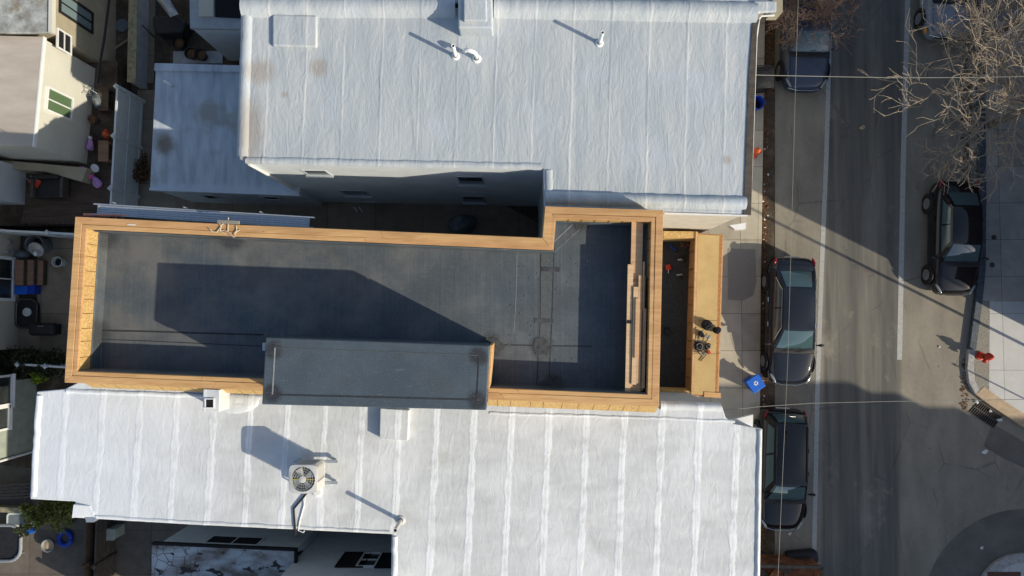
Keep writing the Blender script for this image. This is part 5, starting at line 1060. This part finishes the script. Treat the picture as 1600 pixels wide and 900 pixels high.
for i, (u, v, dx, dy, mt, nm, lab, ct) in enumerate(((146, 228, .22, .5, 'lilac', 'toy_doll', 'lilac and white toy in the dark strip beside the cottage', 'toy'), (171, 213, .28, .26, 'orange', 'toy_ball', 'orange toy by the white vinyl fence', 'toy'), (152, 190, .3, .3, 'gutter', 'plant_pot', 'dark pot among clutter beside the cottage wall', 'pot'), (163, 163, .3, .5, 'tarp', 'folded_pushchair', 'folded dark pushchair beside the cottage wall', 'pushchair'), (150, 148, .3, .3, 'steel', 'wire_rack', 'small wire rack near the cottage corner', 'rack'), (172, 240, .4, .8, 'stepwood', 'bench', 'brown bench against the white vinyl fence', 'bench'), (172, 160, .4, .9, 'deckwood', 'timber_box', 'dark timber box against the white vinyl fence', 'box'))):
    p = P(u, v, 1.045 if v > 258 else .9); t = thing(nm, lab, ct, p)
    if nm in ('bench', 'timber_box'):
        MB().box(p+Vector((0, 0, .42)), (dx, dy, .05)).build('seat' if nm == 'bench' else 'lid', mt, t, bevel=.01)
        for sy in (-1, 1): MB().box(p+Vector((0, sy*dy*.42, .2)), (dx*.9, .06, .4)).build('leg' if nm == 'bench' else 'end_panel', mt, t)
        if nm != 'bench': MB().box(p+Vector((-dx*.4, 0, .2)), (.04, dy*.8, .4)).build('side_panel', mt, t)
    elif nm == 'wire_rack':
        for z in (.1, .4, .7): MB().tube([p+Vector((x*.15, y*.15, z)) for x, y in ((-1, -1), (1, -1), (1, 1), (-1, 1), (-1, -1))], .012, 5).build('shelf_wire', mt, t)
        for x, y in ((-1, -1), (1, -1), (1, 1), (-1, 1)): MB().tube([p+Vector((x*.15, y*.15, 0)), p+Vector((x*.15, y*.15, .75))], .012, 5).build('leg', mt, t)
    elif nm == 'plant_pot': MB().lathe([(.11, 0), (.16, .28), (.13, .28), (.12, .15)], p, 16).build('pot', mt, t); MB().blob(p+Vector((0, 0, .3)), (.3, .3, .2), 4, 10, .5).build('plant', 'litter', t)
    elif nm == 'folded_pushchair':
        MB().blob(p+Vector((0, 0, .4)), (.32, .55, .5), 4, 12, .3).build('seat', mt, t, smooth=True); MB().tube([p+Vector((-.15, .2, .7)), p+Vector((0, .3, .9)), p+Vector((.15, .2, .7))], .015, 5).build('handle', 'steel', t)
        for sx in (-1, 1): MB().lathe([(.1, -.02), (.1, .02)], p+Vector((sx*.16, -.2, .1)), 12, Matrix.Rotation(R(90), 3, 'Y')).build('wheel', 'rubber', t)
    else:
        MB().blob(p+Vector((0, 0, .2)), (dx, dy, .3), i, 12, .35).build('body', mt, t, smooth=True); MB().blob(p+Vector((.02, dy*.5, .25)), (.16, .16, .16), i+3, 10, .1).build('head', 'paper' if i == 0 else 'red', t, smooth=True)
tag(MB().blob(P(722, 350, .4), (1.0, .8, .8), 5, 16, .25).build('tarp_covered_heap', 'tarp', smooth=True), 'grey tarpaulin covered heap in the gloom of the alley', 'heap')
for sx, lab in ((558, 'left curved white chair leg shape in the dark alley'), (566, 'right curved white hook in the dark alley')):
    p = P(sx, 332, .02); tag(MB().tube([p, p+Vector((.05, .02, .3)), p+Vector((0, .12, .5))], .03, 6).build('bent_pipe', 'pvc'), lab, 'pipe')
# lower left yard
t = thing('trampoline', 'small dark trampoline with steel rim in the lower left yard', 'trampoline', P(2, 848, 0)); c = P(-8, 848, .4); rr_ = rrect(c.x, c.y, 1.05, .68, .45, 6)
MB().tube([Vector((k.x, k.y, .45)) for k in rr_+[rr_[0]]], .06, 8).build('rim', 'steel', t); MB().prism([k for k in rrect(c.x, c.y, 1.0, .63, .42, 6)], .40, .42).build('mat', 'black', t)
for sx, sy in ((1, 1), (1, -1), (-1, 1), (-1, -1)): MB().tube([Vector((c.x+sx*.85, c.y+sy*.5, .45)), Vector((c.x+sx*.85, c.y+sy*.5, 0))], .025, 6).build('leg', 'steel', t)
p = P(82, 849, 0); t = thing('metal_bowl', 'shiny metal bowl standing in the lower left yard', 'bowl', p); MB().lathe([(.12, 0), (.22, .18), (.25, .3), (.23, .3), (.18, .14), (.02, .05)], p, 22).build('bowl', 'steel', t); MB().lathe([(.2, .2), (.1, .24), (.01, .25)], p, 14).build('contents', 'inlet', t)
p = P(104, 840, 0); t = thing('blue_ring', 'deep blue plastic ring beside the metal bowl', 'ring toy', p); MB().tube([p+Vector((.24*math.cos(k*.35), .27*math.sin(k*.35), .08)) for k in range(19)], .09, 8).build('ring', 'blue2', t, smooth=True)
t = thing('snow_shovel', 'blue snow shovel with pale handle lying in the lower left yard', 'shovel', P(55, 825, 0)); MB().box(P(46, 827, .08), (.34, .36, .06), .3).build('blade', 'blue', t, bevel=.02); MB().tube([P(50, 823, .12), P(82, 814, .25)], .03, 8).build('handle', 'pvc', t)
q = P(40, 807, 0); t = thing('garden_sink', 'pale square basin beside the yellow green shrub', 'basin', q); MB().prism(rrect(q.x, q.y, .42, .26, .12), 0, .45).build('body', 'bucket', t); MB().prism(rrect(q.x, q.y, .34, .19, .08), .44, .455).build('bowl', 'tarp', t)
q = P(187, 826, 0); t = thing('wall_light_box', 'pale square hatch box on a post in the bottom yard', 'box', q); MB().box(q+Vector((0, 0, .35)), (.44, .40, .7)).build('body', 'stucco_green', t, bevel=.05); MB().box(q+Vector((0, 0, .72)), (.48, .44, .05)).build('lid', 'stucco_green', t, bevel=.02)
q = P(20, 768, 0); t = thing('yard_bench', 'grey slatted bench in the dark strip left of the white roof', 'bench', q)
for k in range(5): MB().box(P(10, 758+5*k, .5), (2.6, .09, .04), .05).build('slat', 'gutter', t)
for sx in (-1, 1): MB().box(P(10+sx*36, 768, .25), (.06, .55, .48)).build('leg', 'gutter', t)
MB().beam(P(-30, 793, .3), P(52, 797, .3), .2, .3).build('front_rail', 'moss', t)
